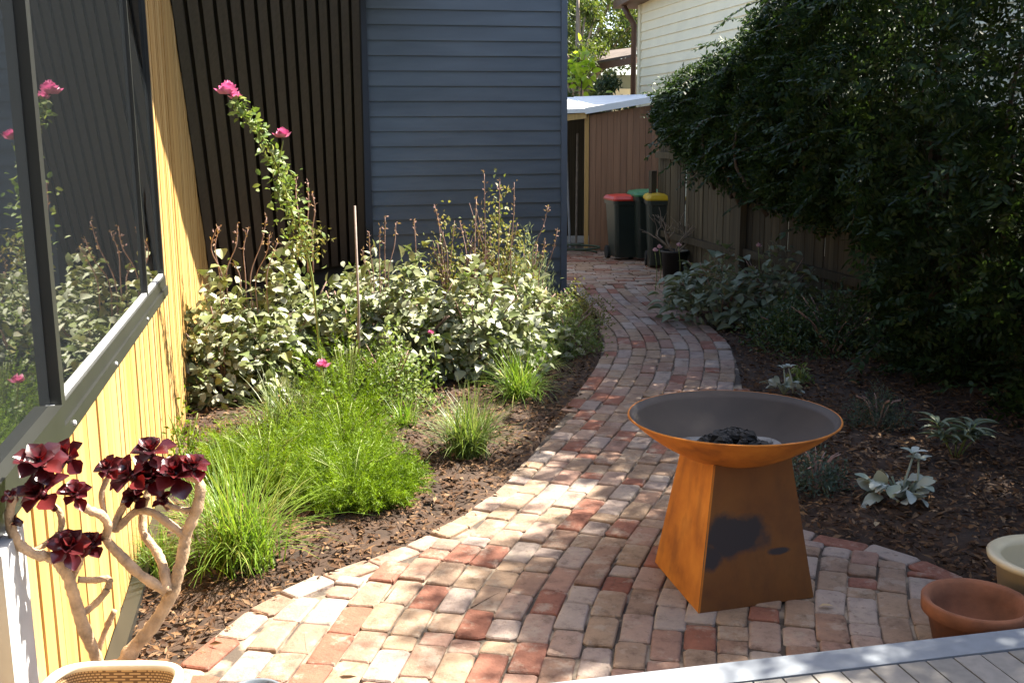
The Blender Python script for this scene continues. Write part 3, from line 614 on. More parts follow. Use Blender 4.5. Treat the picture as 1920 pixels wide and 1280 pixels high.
# ================================================================== background trees
def tree(name, loc, h, r, label, mat, bark, n, ls, trunkr=.14, crown0=.3, lean=(0, 0), group='trees behind the shed and porch'):
    t = empty(name, loc, label, 'tree', group); L = np.array(loc, float); top = L+np.array([lean[0], lean[1], h*.9])
    tr = MB(); tr.tube(smoothpath([L-ZU*.1, L+np.array([lean[0]*.3+random.gauss(0, .1), lean[1]*.3, h*.35]), top], 6), list(np.linspace(trunkr, .03, 13)), 9); tr.build('trunk', bark, t, True)
    cl = []
    for i in range(26):
        z = h*(crown0+(1-crown0)*random.random()); a_ = random.uniform(0, 2*math.pi); q = r*math.sqrt(random.random())*math.sin(math.pi*min(.95, max(.12, (z/h-crown0)/(1-crown0))))
        c = np.array([math.cos(a_)*q+lean[0]*z/h, math.sin(a_)*q+lean[1]*z/h, z]); cl.append(c)
        if i < 12:
            b = MB(); s_ = np.array([lean[0]*z/h*.6, lean[1]*z/h*.6, z*.62]); b.tube(smoothpath([L+s_, L+(s_+c)/2+ZU*.1, L+c], 3), list(np.linspace(trunkr*.4, .012, 7)), 6); b.build('limb', bark, t, True)
    cl = np.array(cl); k = rng.integers(0, len(cl), n); rad = r*.34
    P = cl[k]+rand_dirs(n)*(rad*rng.random(n)**.45)[:, None]*np.array([1, 1, .75]); D = unit(rng.normal(size=(n, 3))+np.array([0, 0, -.5]))
    stuff_part('crown', leaf_mesh('crown', P, D, rand_dirs(n), rng.uniform(.6, 1.3, n)*ls, rng.uniform(.25, .5, n)*ls, .2), mat, t)
tree('gum_tree', (1.9, 29, 0), 8, 2.4, 'pale-trunked tree with golden green leaves behind the porch', m_tree, m_barkp, 16000, .16, .16, .22, (.3, 0))
tree('gum_tree', (3.9, 33, 0), 9, 3.0, 'broad olive green tree standing furthest back behind the cream house', m_tree, m_bark, 16000, .18, .2, .15)
tree('leafy_tree', (.8, 33, 0), 8.5, 2.8, 'dark green tree rising behind the weatherboard house corner', m_treeb, m_bark, 16000, .17, .2, .12)
tree('leafy_tree', (2.3, 38, 0), 9, 3.4, 'dark dense tree closing the view beyond the shed roof', m_treeb, m_bark, 20000, .2, .2, .05)
tree('leafy_tree', (-6, 40, 0), 11, 5, 'tall dark tree beyond the weatherboard house', m_treeb, m_bark, 16000, .26, .25, .05)
tree('leafy_tree', (12, 38, 0), 11, 5, 'tall dark tree beyond the cream house', m_treeb, m_bark, 16000, .26, .25, .05)
tree('slender_tree', (1.42, 24, 0), 5.2, .7, 'slender pale trunk with sparse leaves beside the weatherboard corner', m_tree, m_barkp, 3500, .12, .09, .45, (.05, 0))
tree('shrub_tree', (2.0, 22.4, 0), 2.9, .75, 'low dark bushy shrub in front of the porch', m_treeb, m_bark, 6000, .10, .05, .05)
pl = empty('lime_shrub', (1.32, 20.4, 0), 'bright lime green broad-leaved shrub above the shed roof', 'shrub')
b = MB(); b.tube([(1.32, 20.4, 0), (1.30, 20.4, 1.4), (1.33, 20.35, 2.9)], [.03, .025, .012], 7); b.build('stem', m_bark, pl, True)
n = 90; P = np.array([.0, 0, 2.85])+rng.normal(size=(n, 3))*np.array([.13, .13, .2]); D = unit(rand_dirs(n)+np.array([0, 0, .2]))
stuff_part('foliage', leaf_mesh('foliage', P, D, rand_dirs(n)+ZU, rng.uniform(.12, .24, n), rng.uniform(.07, .12, n), .15, .2, True), m_lime, pl)

tree('dense_tree', (5.4, 8.9, 0), 5.0, 1.7, 'dense dark tree rising behind the hedge beside the fence post', m_hedge, m_bark, 22000, .12, .12, .22, (0, 0), 'trees behind the hedge')
tree('dense_tree', (5.3, 3.6, 0), 6.0, 1.8, 'unseen dense dark tree added beyond the pots to shade the deck end', m_hedge, m_bark, 13000, .12, .14, .42, (0, 0), 'trees behind the hedge')  # out of view, added to darken the right side and deck
tree('dense_tree', (4.9, 6.3, 0), 6.2, 2.0, 'unseen dense dark tree added behind the hedge to shade the fire pit', m_hedge, m_bark, 22000, .12, .14, .42, (0, 0), 'trees behind the hedge')  # out of view, added so its crown shades the fire pit
# ================================================================== bins
def wheelie(name, x, y, rz, lidmat, label, sc=1.0):
    t = empty(name, (x, y, 0), label, 'bin', 'wheeled rubbish bins by the shed'); c, s_ = math.cos(rz), math.sin(rz)
    def T(p): return np.array([x+(p[0]*c-p[1]*s_)*sc, y+(p[0]*s_+p[1]*c)*sc, p[2]*sc])
    def ringp(wx, wy, z, r=.05):
        out = []
        for cx, cy, a0 in ((-1, -1, 180), (1, -1, 270), (1, 1, 0), (-1, 1, 90)):
            for da in (0, 45, 90): out.append(T((cx*(wx-r)+r*math.cos(R_(a0+da)), cy*(wy-r)+r*math.sin(R_(a0+da)), z)))
        return out
    def loft(rings, name_, mat, parent, caps=True):
        b = MB(); V = sum(rings, []); F = []
        for k in range(len(rings)-1):
            for i in range(12): F.append((k*12+i, k*12+(i+1) % 12, (k+1)*12+(i+1) % 12, (k+1)*12+i))
        F += [tuple(range(12))[::-1], tuple(range((len(rings)-1)*12, len(rings)*12))]; b.add(V, F); return b.build(name_, mat, parent)
    loft([ringp(.19, .20, .05), ringp(.205, .225, .25), ringp(.235, .27, .84), ringp(.255, .29, .845), ringp(.255, .29, .90)], 'body', m_bin, t)
    lid = loft([ringp(.262, .305, .902), ringp(.265, .308, .925), ringp(.24, .28, .965), ringp(.13, .16, .985)], 'lid', lidmat, t)
    b = MB(); b.tube([T((-.15, .33, .90)), T((.15, .33, .90))], .017*sc, 8); b.build('handle', m_bin, t, True)
    for sx in (-1, 1):
        b = MB(); p = T((sx*.2, .22, .1)); ax = (T((1, 0, 0))-T((0, 0, 0)))/sc; b.tube([p-ax*.025, p+ax*.025], .1*sc, 16); w_ = b.build('wheel', m_tyre, t)
    b = MB(); b.box(T((-.08, -.243, .6)), (T((.02, 0, 0))-T((0, 0, 0))), (T((0, .004, 0))-T((0, 0, 0))), ZU*.055); b.build('sticker', m_silver, t)
p = G(1174, 490); wheelie('wheelie_bin', p[0], p[1]+.25, .2, m_red, 'dark wheelie bin with red lid against the shed wall', .93)
p = G(1214, 492); wheelie('wheelie_bin', p[0]+.04, p[1]+.27, .1, m_grn, 'dark wheelie bin with green lid between the red and yellow lidded bins', 1.0)
p = G(1246, 506); wheelie('wheelie_bin', p[0]+.02, p[1]+.27, -.05, m_yel, 'dark wheelie bin with yellow lid behind the potted bare shrub', 1.0)

def pot(name, c, r, h, mat, label, rimh=.05, rim=.018, taper=.7, n=40, soil=None, cat='pot'):
    t = empty(name, c, label, cat)
    b = MB(); pr_ = [(r*taper*.1, .0), (r*taper, .0), (r*.93, h-rimh), (r*.93+rim*.4, h-rimh), (r+rim*.4, h-rimh+.006), (r+rim*.5, h-.008), (r+rim*.2, h), (r-.006, h-.001), (r-rim*.9, h-.012), (r*.90-.012, h-rimh), (r*taper-.012, .02), (.001, .02)]
    b.lathe(c, pr_, n); b.build('vessel', mat, t, True)
    if soil is not None:
        b = MB(); b.lathe(c, [(.001, soil+.015), (r*.5, soil+.01), (r*(taper+(1-taper)*soil/h)*.95, soil)], 24); b.build('soil', m_soil, t, True)
    return t
# bare shrub in a black pot
p = G(1268, 524); pc = np.array([p[0], p[1]+.18, 0]); bp = pot('plant_pot', pc, .17, .34, m_dkpot, 'black plastic pot holding a bare twiggy shrub', .03, .01, .8, 24, .29)
bs = empty('bare_shrub', pc+ZU*.28, 'leafless twiggy shrub growing in the black pot', 'shrub')
def twig(p0, d, L, r, lev):
    b = MB(); p1 = p0+d*L*.5+np.array([random.gauss(0, .02), random.gauss(0, .02), .01]); p2 = p0+d*L
    b.tube(smoothpath([p0, p1, p2], 3), list(np.linspace(r, r*.5, 7)), 6); b.build('branch', m_twig, bs, True)
    if lev:
        for k in range(2 if lev == 1 else 3):
            q = p0+d*L*random.uniform(.45, 1); nd = unit(d+np.array([random.gauss(0, .6), random.gauss(0, .5), random.uniform(.0, .5)])); twig(q, nd, L*random.uniform(.5, .8), r*.6, lev-1)
for k in range(6):
    a_ = k*1.05; twig(pc+ZU*.28, unit(np.array([math.cos(a_)*.9, math.sin(a_)*.6, random.uniform(.5, 1.2)])), .34, .013, 2)

# ================================================================== fire pit
f_, l_, r__ = np.array([.70, 3.766, 0]), np.array([.600, 4.262, 0]), np.array([1.175, 3.905, 0]); bk = l_+r__-f_; cb = (f_+bk)/2
fp = empty('fire_pit', cb, 'rusty steel fire bowl on a flared square rusted base', 'fire pit')
q0 = [f_, r__, bk, l_]; HT_ = .552; q1 = [cb+(p-cb)*.665+ZU*HT_ for p in q0]
for i in range(4):
    j = (i+1) % 4; nrm = unit(np.cross(q0[j]-q0[i], q1[i]-q0[i])); b = MB(); P = [q0[i], q0[j], q1[j], q1[i]]
    b.add(P+[p-nrm*.006 for p in P], [(0, 1, 2, 3), (7, 6, 5, 4), (0, 4, 5, 1), (1, 5, 6, 2), (2, 6, 7, 3), (3, 7, 4, 0)])
    o = b.build('base_panel', m_rust_st_shade if i == 0 else m_rust, fp)
    uv = o.data.uv_layers.new(name='UVMap'); uvs = {0: (0, 0), 1: (1, 0), 2: (.8325, 1), 3: (.1675, 1)}
    for lp in o.data.loops: uv.data[lp.index].uv = uvs[lp.vertex_index % 4]
bc = np.array([.872, 4.075, 0]); prof_o = []; prof_i = []
for k in range(15):
    t = k/14; r = .006+t*.407; z = .497+.19*(r/.413)**2.0; prof_o.append((r, z)); prof_i.append((max(.002, r-.004), z+.006))
b = MB(); b.lathe(bc, prof_o+[(.416, .688), (.415, .693), (.409, .693)], 72); b.build('bowl', m_rust, fp, True)
b = MB(); b.lathe(bc, prof_i+[(.409, .6925)], 72); b.build('bowl_lining', m_bowl_in, fp, True)
ash = MB(); V = []; F = []; nr, na = 8, 40
for i in range(nr+1):
    for k in range(na):
        r = .205*i/nr*(1+.08*math.sin(3*k*2*math.pi/na)); th = 2*math.pi*k/na; V.append((bc[0]+r*math.cos(th), bc[1]+r*math.sin(th), (.553+.018*(1-(i/nr)**2)+random.gauss(0, .004) if i < nr else .499+.19*(r/.413)**2+.008)))
for i in range(nr):
    for k in range(na): F.append((i*na+k, i*na+(k+1) % na, (i+1)*na+(k+1) % na, (i+1)*na+k))
ash.add(V, F); tag(ash.build('ash_bed', m_ash, None, False), 'pale grey ash lying in the bottom of the fire bowl', 'ash')
def lump(c, r, seed, sq=(1, 1, .7)):
    g = np.random.default_rng(seed); V = []; F = []; n1, n2 = 5, 8
    for i in range(n1+1):
        for k in range(n2):
            ph = math.pi*i/n1; th = 2*math.pi*k/n2+i*.3; rr = r*g.uniform(.7, 1.15); V.append((c[0]+rr*math.sin(ph)*math.cos(th)*sq[0], c[1]+rr*math.sin(ph)*math.sin(th)*sq[1], c[2]+rr*math.cos(ph)*sq[2]))
    for i in range(n1):
        for k in range(n2): F.append((i*n2+k, (i+1)*n2+k, (i+1)*n2+(k+1) % n2, i*n2+(k+1) % n2))
    return V, F
cp = empty('charcoal_heap', (bc[0], bc[1], .56), 'heap of black burnt wood in the middle of the fire bowl', 'charcoal')
for i in range(40):
    a_ = random.uniform(0, 2*math.pi); q = .10*math.sqrt(random.random()); z = .585+.095*(1-q/.10)*random.random()
    V, F = lump((bc[0]-.005+q*1.25*math.cos(a_), bc[1]-.04+q*math.sin(a_), z), random.uniform(.018, .036), i, (1.2, .8, .8)); MB().add(V, F).build('charcoal_lump', m_char, cp)
for i in range(110):
    a_ = random.uniform(0, 2*math.pi); q = random.uniform(.09, .205); V, F = lump((bc[0]+q*math.cos(a_), bc[1]-.02+q*math.sin(a_), .565), random.uniform(.006, .014), 100+i)
    MB().add(V, F).build('ember_piece', random.choice([m_char, m_char, m_ash, m_ash, m_twig]), cp)

# ================================================================== pots near the deck
tp_ = pot('terracotta_pot', np.array([1.60, 3.44, 0]), .172, .205, m_terra, 'empty terracotta pot with banded rim beside the deck edge', .055, .02, .72)
cp_ = pot('cream_pot', np.array([1.96, 3.66, 0]), .20, .27, m_creampot, 'wide cream plastic pot with rolled rim behind the terracotta pot', .03, .035, .75)
gp = at(476, 1297, 2.62); pot('grey_pot', np.array([gp[0], 2.62, .2]), .075, max(.08, gp[2]-.2), m_wbtrim, 'small slate grey pot standing on the deck edge', .02, .008, .8, 32)

# ================================================================== planting
def gp3(px, py, z=0.): return G(px, py, z)
def rot_to(d, nn):
    """matrix whose x axis follows d and z axis roughly nn"""
    d = unit(np.asarray(d, float)); s_ = unit(np.cross(nn, d)); n_ = np.cross(d, s_)
    return Matrix(((d[0], s_[0], n_[0], 0), (d[1], s_[1], n_[1], 0), (d[2], s_[2], n_[2], 0), (0, 0, 0, 1)))
def single_leaf(name, mat, kind='ovate', cup=.12, curl=.15):
    """unit length leaf along x, 24-40 triangles"""
    V = []; F = []; nl_ = 6
    wd = {'ovate': [.04, .30, .44, .40, .24, .02], 'spoon': [.10, .16, .24, .34, .33, .06], 'lance': [.03, .12, .17, .16, .10, .01], 'felt': [.05, .14, .22, .25, .19, .05]}[kind]
    for i in range(nl_):
        t = i/(nl_-1); z = curl*(.5-(t-.35)**2*2.2)
        for k, s_ in enumerate((-1, -.5, 0, .5, 1)): V.append((t, s_*wd[i], z+cup*(s_*s_)*wd[i]*2+(0.012 if k % 2 else 0)))
    for i in range(nl_-1):
        for k in range(4): F.append((i*5+k, (i+1)*5+k, (i+1)*5+k+1, i*5+k+1))
    me = bpy.data.meshes.new(name); me.from_pydata(V, [], F); me.materials.append(mat); me.shade_smooth(); return me
def put_leaf(me, parent, pos, d, nn, L, W=None):
    o = bpy.data.objects.new('leaf', me); COL.objects.link(o); o.parent = parent
    M = rot_to(d, nn); o.matrix_basis = Matrix.Translation(Vector(np.asarray(pos)-wloc(parent))) @ M @ Matrix.Diagonal((L, W or L, L, 1)); return o

# --- silver-leaved shrubs in the middle of the left bed
sil = [single_leaf('silver_leaf_%d' % i, m_silverleaf, 'ovate', c, k) for i, (c, k) in enumerate(((.15, .2), (.3, .05), (.05, .35)))]
def silver(px, py, rx, ry, h, label, nbig, nsm):
    c = gp3(px, py); t = empty('silver_shrub', c, label, 'shrub', 'silver-leaved shrubs in the left bed')
    b = MB()
    for k in range(9):
        a_ = random.uniform(0, 6.28); e = c+np.array([math.cos(a_)*rx*.7, math.sin(a_)*ry*.7, h*random.uniform(.6, .9)]); b.tube(smoothpath([c, (c+e)/2+ZU*.08, e], 3), list(np.linspace(.010, .004, 7)), 5)
    b.build('stems', m_stalk, t, True)
    P, O = mound_pts(nsm, rx, ry, h, .45); D = unit(O*.5+rng.normal(size=P.shape)*.6+np.array([0, 0, .1])); Nn = unit(O*.6+ZU*.8+rng.normal(size=P.shape)*.35)
    stuff_part('foliage', leaf_mesh('foliage', P, D, Nn, rng.uniform(.05, .095, nsm), rng.uniform(.032, .06, nsm), .18, .2, True), m_silverleaf, t)
    m_ = nsm//2; P, O = mound_pts(m_, rx, ry, h, .5); D = unit(O*.4+rng.normal(size=P.shape)*.7); stuff_part('undergrowth', leaf_mesh('undergrowth', P, D, rand_dirs(m_)+ZU, rng.uniform(.025, .045, m_), rng.uniform(.012, .022, m_), .2), m_smallleaf, t)
    P, O = mound_pts(nbig, rx*1.02, ry*1.02, h*1.02, .9)
    for p, o_ in zip(P, O):
        if o_[1] > .55 and o_[2] < .7: o_ = o_*np.array([1, -1, 1]); p = p*np.array([1, -1, 1])
        d = unit(o_*.55+np.array([random.gauss(0, .5), random.gauss(0, .5)-.25, random.gauss(0, .25)-.1])); nn = unit(o_*.5+np.array([random.gauss(0, .25), random.gauss(0, .25)-.15, .9]))
        put_leaf(random.choice(sil), t, c+p, d, nn, random.uniform(.075, .125), random.uniform(.07, .11))
    return t
silver(425, 752, .46, .40, .80, 'silver-leaved shrub growing right against the pale timber wall', 50, 1500)
silver(540, 722, .46, .42, .84, 'silver-leaved shrub at the foot of the tall rose cane', 50, 1500)
silver(660, 715, .42, .40, .72, 'silver-leaved shrub around the wooden stake', 48, 1300)
silver(775, 712, .46, .42, .82, 'silver-leaved shrub with the taller tip behind the small spiky tuft', 50, 1500)
silver(890, 705, .48, .42, .76, 'silver-leaved shrub with large pale leaves in front of the weatherboards', 52, 1500)
silver(985, 660, .40, .45, .58, 'low silver-leaved shrub next to the brick path', 40, 1000)
silver(700, 640, .45, .35, .70, 'silver-leaved shrub in the back row before the dark leaning wall', 20, 900)

def bushy(name, px, py, rx, ry, h, n, mat, ls, lw_, label, surf=.4, up=.3, stem=m_stalk, cat='shrub', group=None, fine=False, base=None):
    c = gp3(px, py) if base is None else np.array(base); t = empty(name, c, label, cat, group); b = MB()
    for k in range(8):
        a_ = random.uniform(0, 6.28); e = c+np.array([math.cos(a_)*rx*.7, math.sin(a_)*ry*.7, h*random.uniform(.6, .95)]); b.tube(smoothpath([c-ZU*.02, (c+e)/2+ZU*.06, e], 3), list(np.linspace(.009, .003, 7)), 5)
    b.build('stems', stem, t, True)
    P, O = mound_pts(n, rx, ry, h, surf); D = unit(O*.4+rng.normal(size=P.shape)*.6+np.array([0, 0, up])); Nn = unit(O*.5+ZU*.5+rng.normal(size=P.shape)*.5)
    stuff_part('foliage', leaf_mesh('foliage', P, D, Nn, rng.uniform(.65, 1.3, n)*ls, rng.uniform(.7, 1.2, n)*lw_, .2, .15, fine), mat, t); return t
bushy('daisy_bush', 735, 775, .30, .26, .50, 1900, m_smallleaf, .035, .02, 'small-leaved green bush with pale leaf tips behind the mulch', .35)
bushy('daisy_bush', 660, 725, .24, .24, .58, 1300, m_smallleaf, .035, .02, 'small-leaved green bush beside the low pink rose', .35)
bushy('rose_bush', 935, 588, .42, .36, 1.18, 1700, m_olive, .045, .03, 'taller bronzed rose bush in front of the weatherboards', .25, .5)
bushy('rose_bush', 838, 580, .22, .2, .98, 500, m_olive, .045, .03, 'thin upright bronzed shoot left of the tall rose bush', .2, .8)
bushy('lavender_bush', 985, 578, .30, .30, .72, 2200, m_greyleaf, .06, .006, 'fine grey-green lavender bush by the weatherboard corner', .25, 1.3)
bushy('verge_bush', 1062, 660, .30, .36, .42, 2300, m_smallleaf, .03, .012, 'loose green bush leaning over the edge of the path', .35, .4)
bushy('verge_bush', 1085, 615, .28, .36, .40, 1700, m_olive, .03, .014, 'brown-tipped seedy bush where the path bends', .3, .6)
bushy('wall_fern', 352, 850, .10, .14, .42, 420, m_feather, .035, .012, 'small yellow-green ferny plant against the foot of the timber wall', .2, .5, m_greenst, 'plant', base=HP(1.95, .11, 0))

# --- feathery green plants
def feathery(px, py, rx, ry, h, n, label, seed, base=None, needle=.022, per=46):
    c = gp3(px, py); t = empty('feathery_plant', c, label, 'plant', 'feathery green plants')
    stuff_part('foliage', fronds_mesh('foliage', n, rx, ry, h, seed, needle, per), m_feather, t)
    b = MB()
    for k in range(14):
        a_ = random.uniform(0, 6.28); e = c+np.array([math.cos(a_)*rx*.6, math.sin(a_)*ry*.6, h*.7]); b.tube(smoothpath([c, (c+e)/2+ZU*.05, e], 3), list(np.linspace(.005, .002, 7)), 5)
    b.build('stems', m_greenst, t, True)
feathery(660, 935, .36, .34, .36, 1250, 'wide feathery bright green plant spilling towards the path', 3)
feathery(500, 905, .36, .32, .40, 1100, 'feathery bright green plant behind the long grass tuft', 4)
feathery(645, 860, .24, .22, .42, 520, 'feathery bright green plant rising at the back of the clump', 5)
feathery(652, 790, .13, .13, .68, 230, 'tall feathery green spire beside the low pink rose', 6, None, .026, 60)

# --- grass tufts
def tuft(px, py, n, h, spread, w, mat, label, seed, base=.05):
    c = gp3(px, py); t = empty('grass_tuft', c, label, 'grass tuft', 'strappy grass tufts'); o = stuff_part('blades', blades_mesh('blades', n, h, spread, w, seed, base), mat, t)
    b = MB(); b.lathe(c, [(.001, .02), (base*1.2, .015), (base*1.6, -.02)], 12); b.build('crown', m_stalk, t, True)
tuft(450, 1062, 560, .54, .72, .0065, m_grass, 'long arching bright green grass tuft beside the burgundy succulent', 11, .06)
tuft(540, 815, 380, .44, .8, .006, m_grassd, 'loose grass tuft behind the feathery plants', 12, .07)
tuft(876, 856, 460, .43, .75, .0065, m_grassd, 'dense rounded grass tuft standing alone on the mulch', 13, .045)
tuft(975, 748, 280, .42, .9, .007, m_grass, 'bright green grass tuft under the large silver leaves', 14, .05)
tuft(757, 806, 150, .24, .7, .008, m_grass, 'small bright green grass tuft left of the rounded tuft', 15, .03)
tuft(1010, 690, 180, .32, 1.0, .006, m_grass, 'arching grass tuft in the shade near the path bend', 16, .05)
tuft(300, 1075, 160, .26, .8, .006, m_grass, 'small grass tuft at the foot of the timber wall behind the succulent', 17, .04)

# --- rose canes
def flower(c, r, mat, parent, name='flower', n=26):
    P = []; D = []; NN = []
    for i in range(n):
        t = i/n; a_ = i*2.4; el = 1.25-1.35*t; d = np.array([math.cos(a_)*math.cos(el), math.sin(a_)*math.cos(el), math.sin(el)]); P.append(np.array(c)+d*r*.12*t); D.append(d+np.array([0, 0, .25])); NN.append(np.array([-math.cos(a_)*math.sin(el), -math.sin(a_)*math.sin(el), math.cos(el)]))
    P, D, NN = map(np.array, (P, D, NN)); me = leaf_mesh(name, P-wloc(parent), D, NN, r*rng.uniform(.7, 1.05, n), r*rng.uniform(.7, 1.0, n), .22, -.25, True); return link(name, me, mat, parent)
rb = at(600, 560, 6.9); rbase = np.array([rb[0], 6.9, 0.02])
rose = empty('climbing_rose', rbase, 'tall arching rose cane with pink blooms rising above the silver shrubs', 'rose')
cane = smoothpath([rbase, at(585, 520, 6.8), at(548, 400, 6.4), at(515, 300, 6.0), at(470, 225, 5.75), at(436, 186, 5.6)], 6)
b = MB(); b.tube(cane, list(np.linspace(.010, .004, len(cane))), 6); b.build('cane', m_greenst, rose, True)
side_c = smoothpath([at(522, 318, 6.05), at(526, 290, 6.0), at(531, 264, 5.95)], 3); b = MB(); b.tube(side_c, .0035, 5); b.build('cane', m_greenst, rose, True)
cc = np.array(cane); k = rng.integers(8, len(cc)-1, 330); n = 460; k = np.concatenate([k, rng.integers(14, len(cc)-1, 130)]); k[150:330] = rng.integers(8, 17, 180); wsp = np.where(k < 17, .05, .022)[:, None]
P = cc[k]+rng.normal(size=(n, 3))*wsp; D = unit(rng.normal(size=(n, 3))); stuff_part('foliage', leaf_mesh('foliage', P-rbase, D, rand_dirs(n)+ZU, rng.uniform(.030, .055, n), rng.uniform(.018, .032, n), .2, .1, True), m_smallleaf, rose)
flower(at(428, 177, 5.6), .068, m_pink, rose); flower(at(443, 186, 5.62), .042, m_pink, rose); flower(at(531, 258, 5.95), .055, m_pink, rose)
n = 260; cl = np.array([at(x_, y_, 6.5) for x_, y_ in ((560, 420), (585, 430), (575, 455), (555, 470), (590, 470), (600, 445))]); P = cl[rng.integers(0, 6, n)]+rng.normal(size=(n, 3))*.035
stuff_part('dry_tips', leaf_mesh('dry_tips', P-rbase, rand_dirs(n), rand_dirs(n), rng.uniform(.02, .04, n), rng.uniform(.008, .016, n), .2), m_olive, rose)
def rosebud(px, py, y, r, label, base_py, mat=m_pink):
    c = at(px, py, y); b0 = np.array([c[0]+.02, c[1]+.05, .02]); t = empty('low_rose', b0, label, 'rose'); flower(c, r, mat, t, 'flower', 22)
    b = MB(); b.tube(smoothpath([b0, (b0+c)/2+np.array([.02, 0, 0]), c], 3), .0045, 6); b.build('stem', m_greenst, t, True)
    n_ = 40; P_ = b0+(c-b0)*rng.random((n_, 1))+rng.normal(size=(n_, 3))*.03; stuff_part('foliage', leaf_mesh('foliage', P_-b0, rand_dirs(n_), rand_dirs(n_)+ZU, rng.uniform(.03, .05, n_), rng.uniform(.018, .03, n_), .2, .1, True), m_smallleaf, t)
rosebud(604, 688, 6.35, .055, 'low pink rose bloom in front of the silver shrubs', 0)
rosebud(808, 626, 7.15, .03, 'tiny faded red bud among the large silver leaves', 0)
b = MB(); p0 = at(668, 590, 7.0); p0[2] = .0; p1 = at(665, 386, 7.0); p1[0] += 0; b.tube([p0, (p0+p1)/2+np.array([.01, 0, 0]), p1], [.009, .0085, .008], 8)
tag(b.build('garden_stake', m_stake, None, True), 'thin upright wooden stake among the silver shrubs', 'stake')

# --- dry seed stalks
def stalks(name, items, y, label, group='clumps of dry seed stalks'):
    base = at(*items[0][0], y); t = empty(name, (base[0], y, .02), label, 'seed stalk', group)
    for (b0, tip, bend, head) in items:
        p0 = at(*b0, y); p2 = at(*tip, y+random.uniform(-.12, .12)); p1 = (p0+p2)/2+np.array([bend, 0, .02]); pt = smoothpath([p0-ZU*.25, p0, p1, p2], 4); b = MB(); b.tube(pt, list(np.linspace(.0045, .003, len(pt))), 5); st = b.build('stalk', m_stalk, t, True)
        n_ = head; q = np.array(pt[-5:]); P_ = q[rng.integers(0, 5, n_)]+rng.normal(size=(n_, 3))*.007; D_ = unit(rng.normal(size=(n_, 3))*.5+np.array([0, 0, .6])); 
        me = leaf_mesh('seed_head', P_-wloc(st), D_, rand_dirs(n_), rng.uniform(.018, .034, n_), rng.uniform(.008, .014, n_), .25); stuff_part('seed_head', me, m_seed, st)
stalks('seed_stalks', [((412, 515), (412, 425), -.03, 14), ((416, 515), (405, 430), -.05, 10), ((425, 510), (445, 420), .03, 12)], 7.1, 'three dry curved seed stalks against the timber wall end')
stalks('seed_stalks', [((460, 515), (465, 430), -.02, 14), ((470, 515), (500, 408), .02, 18), ((480, 520), (505, 440), .03, 14), ((500, 520), (520, 455), .0, 10), ((450, 520), (438, 490), -.01, 8)], 7.2, 'clump of dry brown seed stalks left of the tall rose cane')
stalks('seed_stalks', [((575, 440), (577, 342), .01, 16), ((562, 420), (555, 338), -.01, 10), ((585, 440), (585, 360), .02, 10)], 7.0, 'dry seed stalks standing behind the tall rose cane')
stalks('seed_stalks', [((700, 510), (692, 436), -.01, 16), ((712, 510), (712, 428), .0, 14), ((722, 510), (722, 406), .0, 18), ((728, 510), (742, 418), .02, 10), ((695, 520), (680, 470), -.02, 14)], 8.0, 'clump of dry seed stalks just right of the wooden stake')
stalks('seed_stalks', [((780, 470), (776, 412), .0, 18), ((838, 470), (816, 388), -.01, 22)], 8.2, 'pair of dry seed stalks before the middle of the weatherboards')
stalks('seed_stalks', [((875, 480), (862, 415), .0, 14), ((890, 480), (893, 372), .0, 14), ((910, 470), (908, 326), .0, 16), ((935, 470), (937, 340), .0, 14), ((958, 470), (964, 342), .01, 14), ((1000, 470), (1028, 388), .02, 16), ((880, 480), (905, 415), .02, 10)], 8.8, 'tall dry seed stalks rising out of the bronzed rose bush')
stalks('seed_stalks', [((1010, 520), (1022, 452), .01, 14), ((1018, 525), (1045, 432), .02, 16), ((1000, 520), (1008, 460), .0, 10)], 9.2, 'dry pinkish seed stalks beside the weatherboard corner')
bushy('dry_stem_clump', 898, 590, .2, .16, .98, 420, m_seed, .05, .006, 'clump of thin dry pink stems before the weatherboards', .2, 2.2, m_stalk, 'plant')

# --- right bed
fel = single_leaf('felted_leaf', m_felt, 'felt', .1, .25)
def lambs(px, py, r, n, label, up=3):
    c = gp3(px, py); c[2] = .02; t = empty('lambs_ear', c, label, 'plant', 'felted silver plants in the right bed')
    b = MB()
    for k in range(6): a_ = k*1.05; b.tube(smoothpath([c, c+np.array([math.cos(a_)*r*.2, math.sin(a_)*r*.2, r*.3]), c+np.array([math.cos(a_)*r*.35, math.sin(a_)*r*.35, r*.55])], 3), .006, 6)
    b.build('stems', m_greyleaf, t, True)
    for i in range(n):
        a_ = i*2.4+random.gauss(0, .5); q = r*(.15+.65*random.random()); el = random.uniform(-.35, 1.0); d = np.array([math.cos(a_)*math.cos(el), math.sin(a_)*math.cos(el), math.sin(el)])
        put_leaf(fel, t, c+np.array([math.cos(a_)*q, math.sin(a_)*q, r*random.uniform(.08, .55)]), d, np.array([random.gauss(0, .5), random.gauss(0, .4), .9]), r*random.uniform(.3, .58), r*random.uniform(.45, .85))
    for i in range(up):
        a_ = random.uniform(0, 6.28); p_ = c+np.array([r*(.35-.35*i), -.02, r*.5]); e = p_+np.array([random.gauss(0, .02), 0, r*random.uniform(.55, .85)]); b = MB(); b.tube([p_-ZU*r*.4, p_, e], [.006, .006, .005], 6); b.build('flower_stem', m_felt, t, True)
        for k in range(4): put_leaf(fel, t, e, np.array([math.cos(k*1.6+i), math.sin(k*1.6+i), .55]), np.array([0, 0, 1]), r*.36, r*.4)
lambs(1690, 945, .19, 44, 'clump of felted silver leaves on the mulch right of the fire pit', 2)
lambs(1470, 745, .15, 26, 'smaller clump of felted silver leaves beside the path', 2)
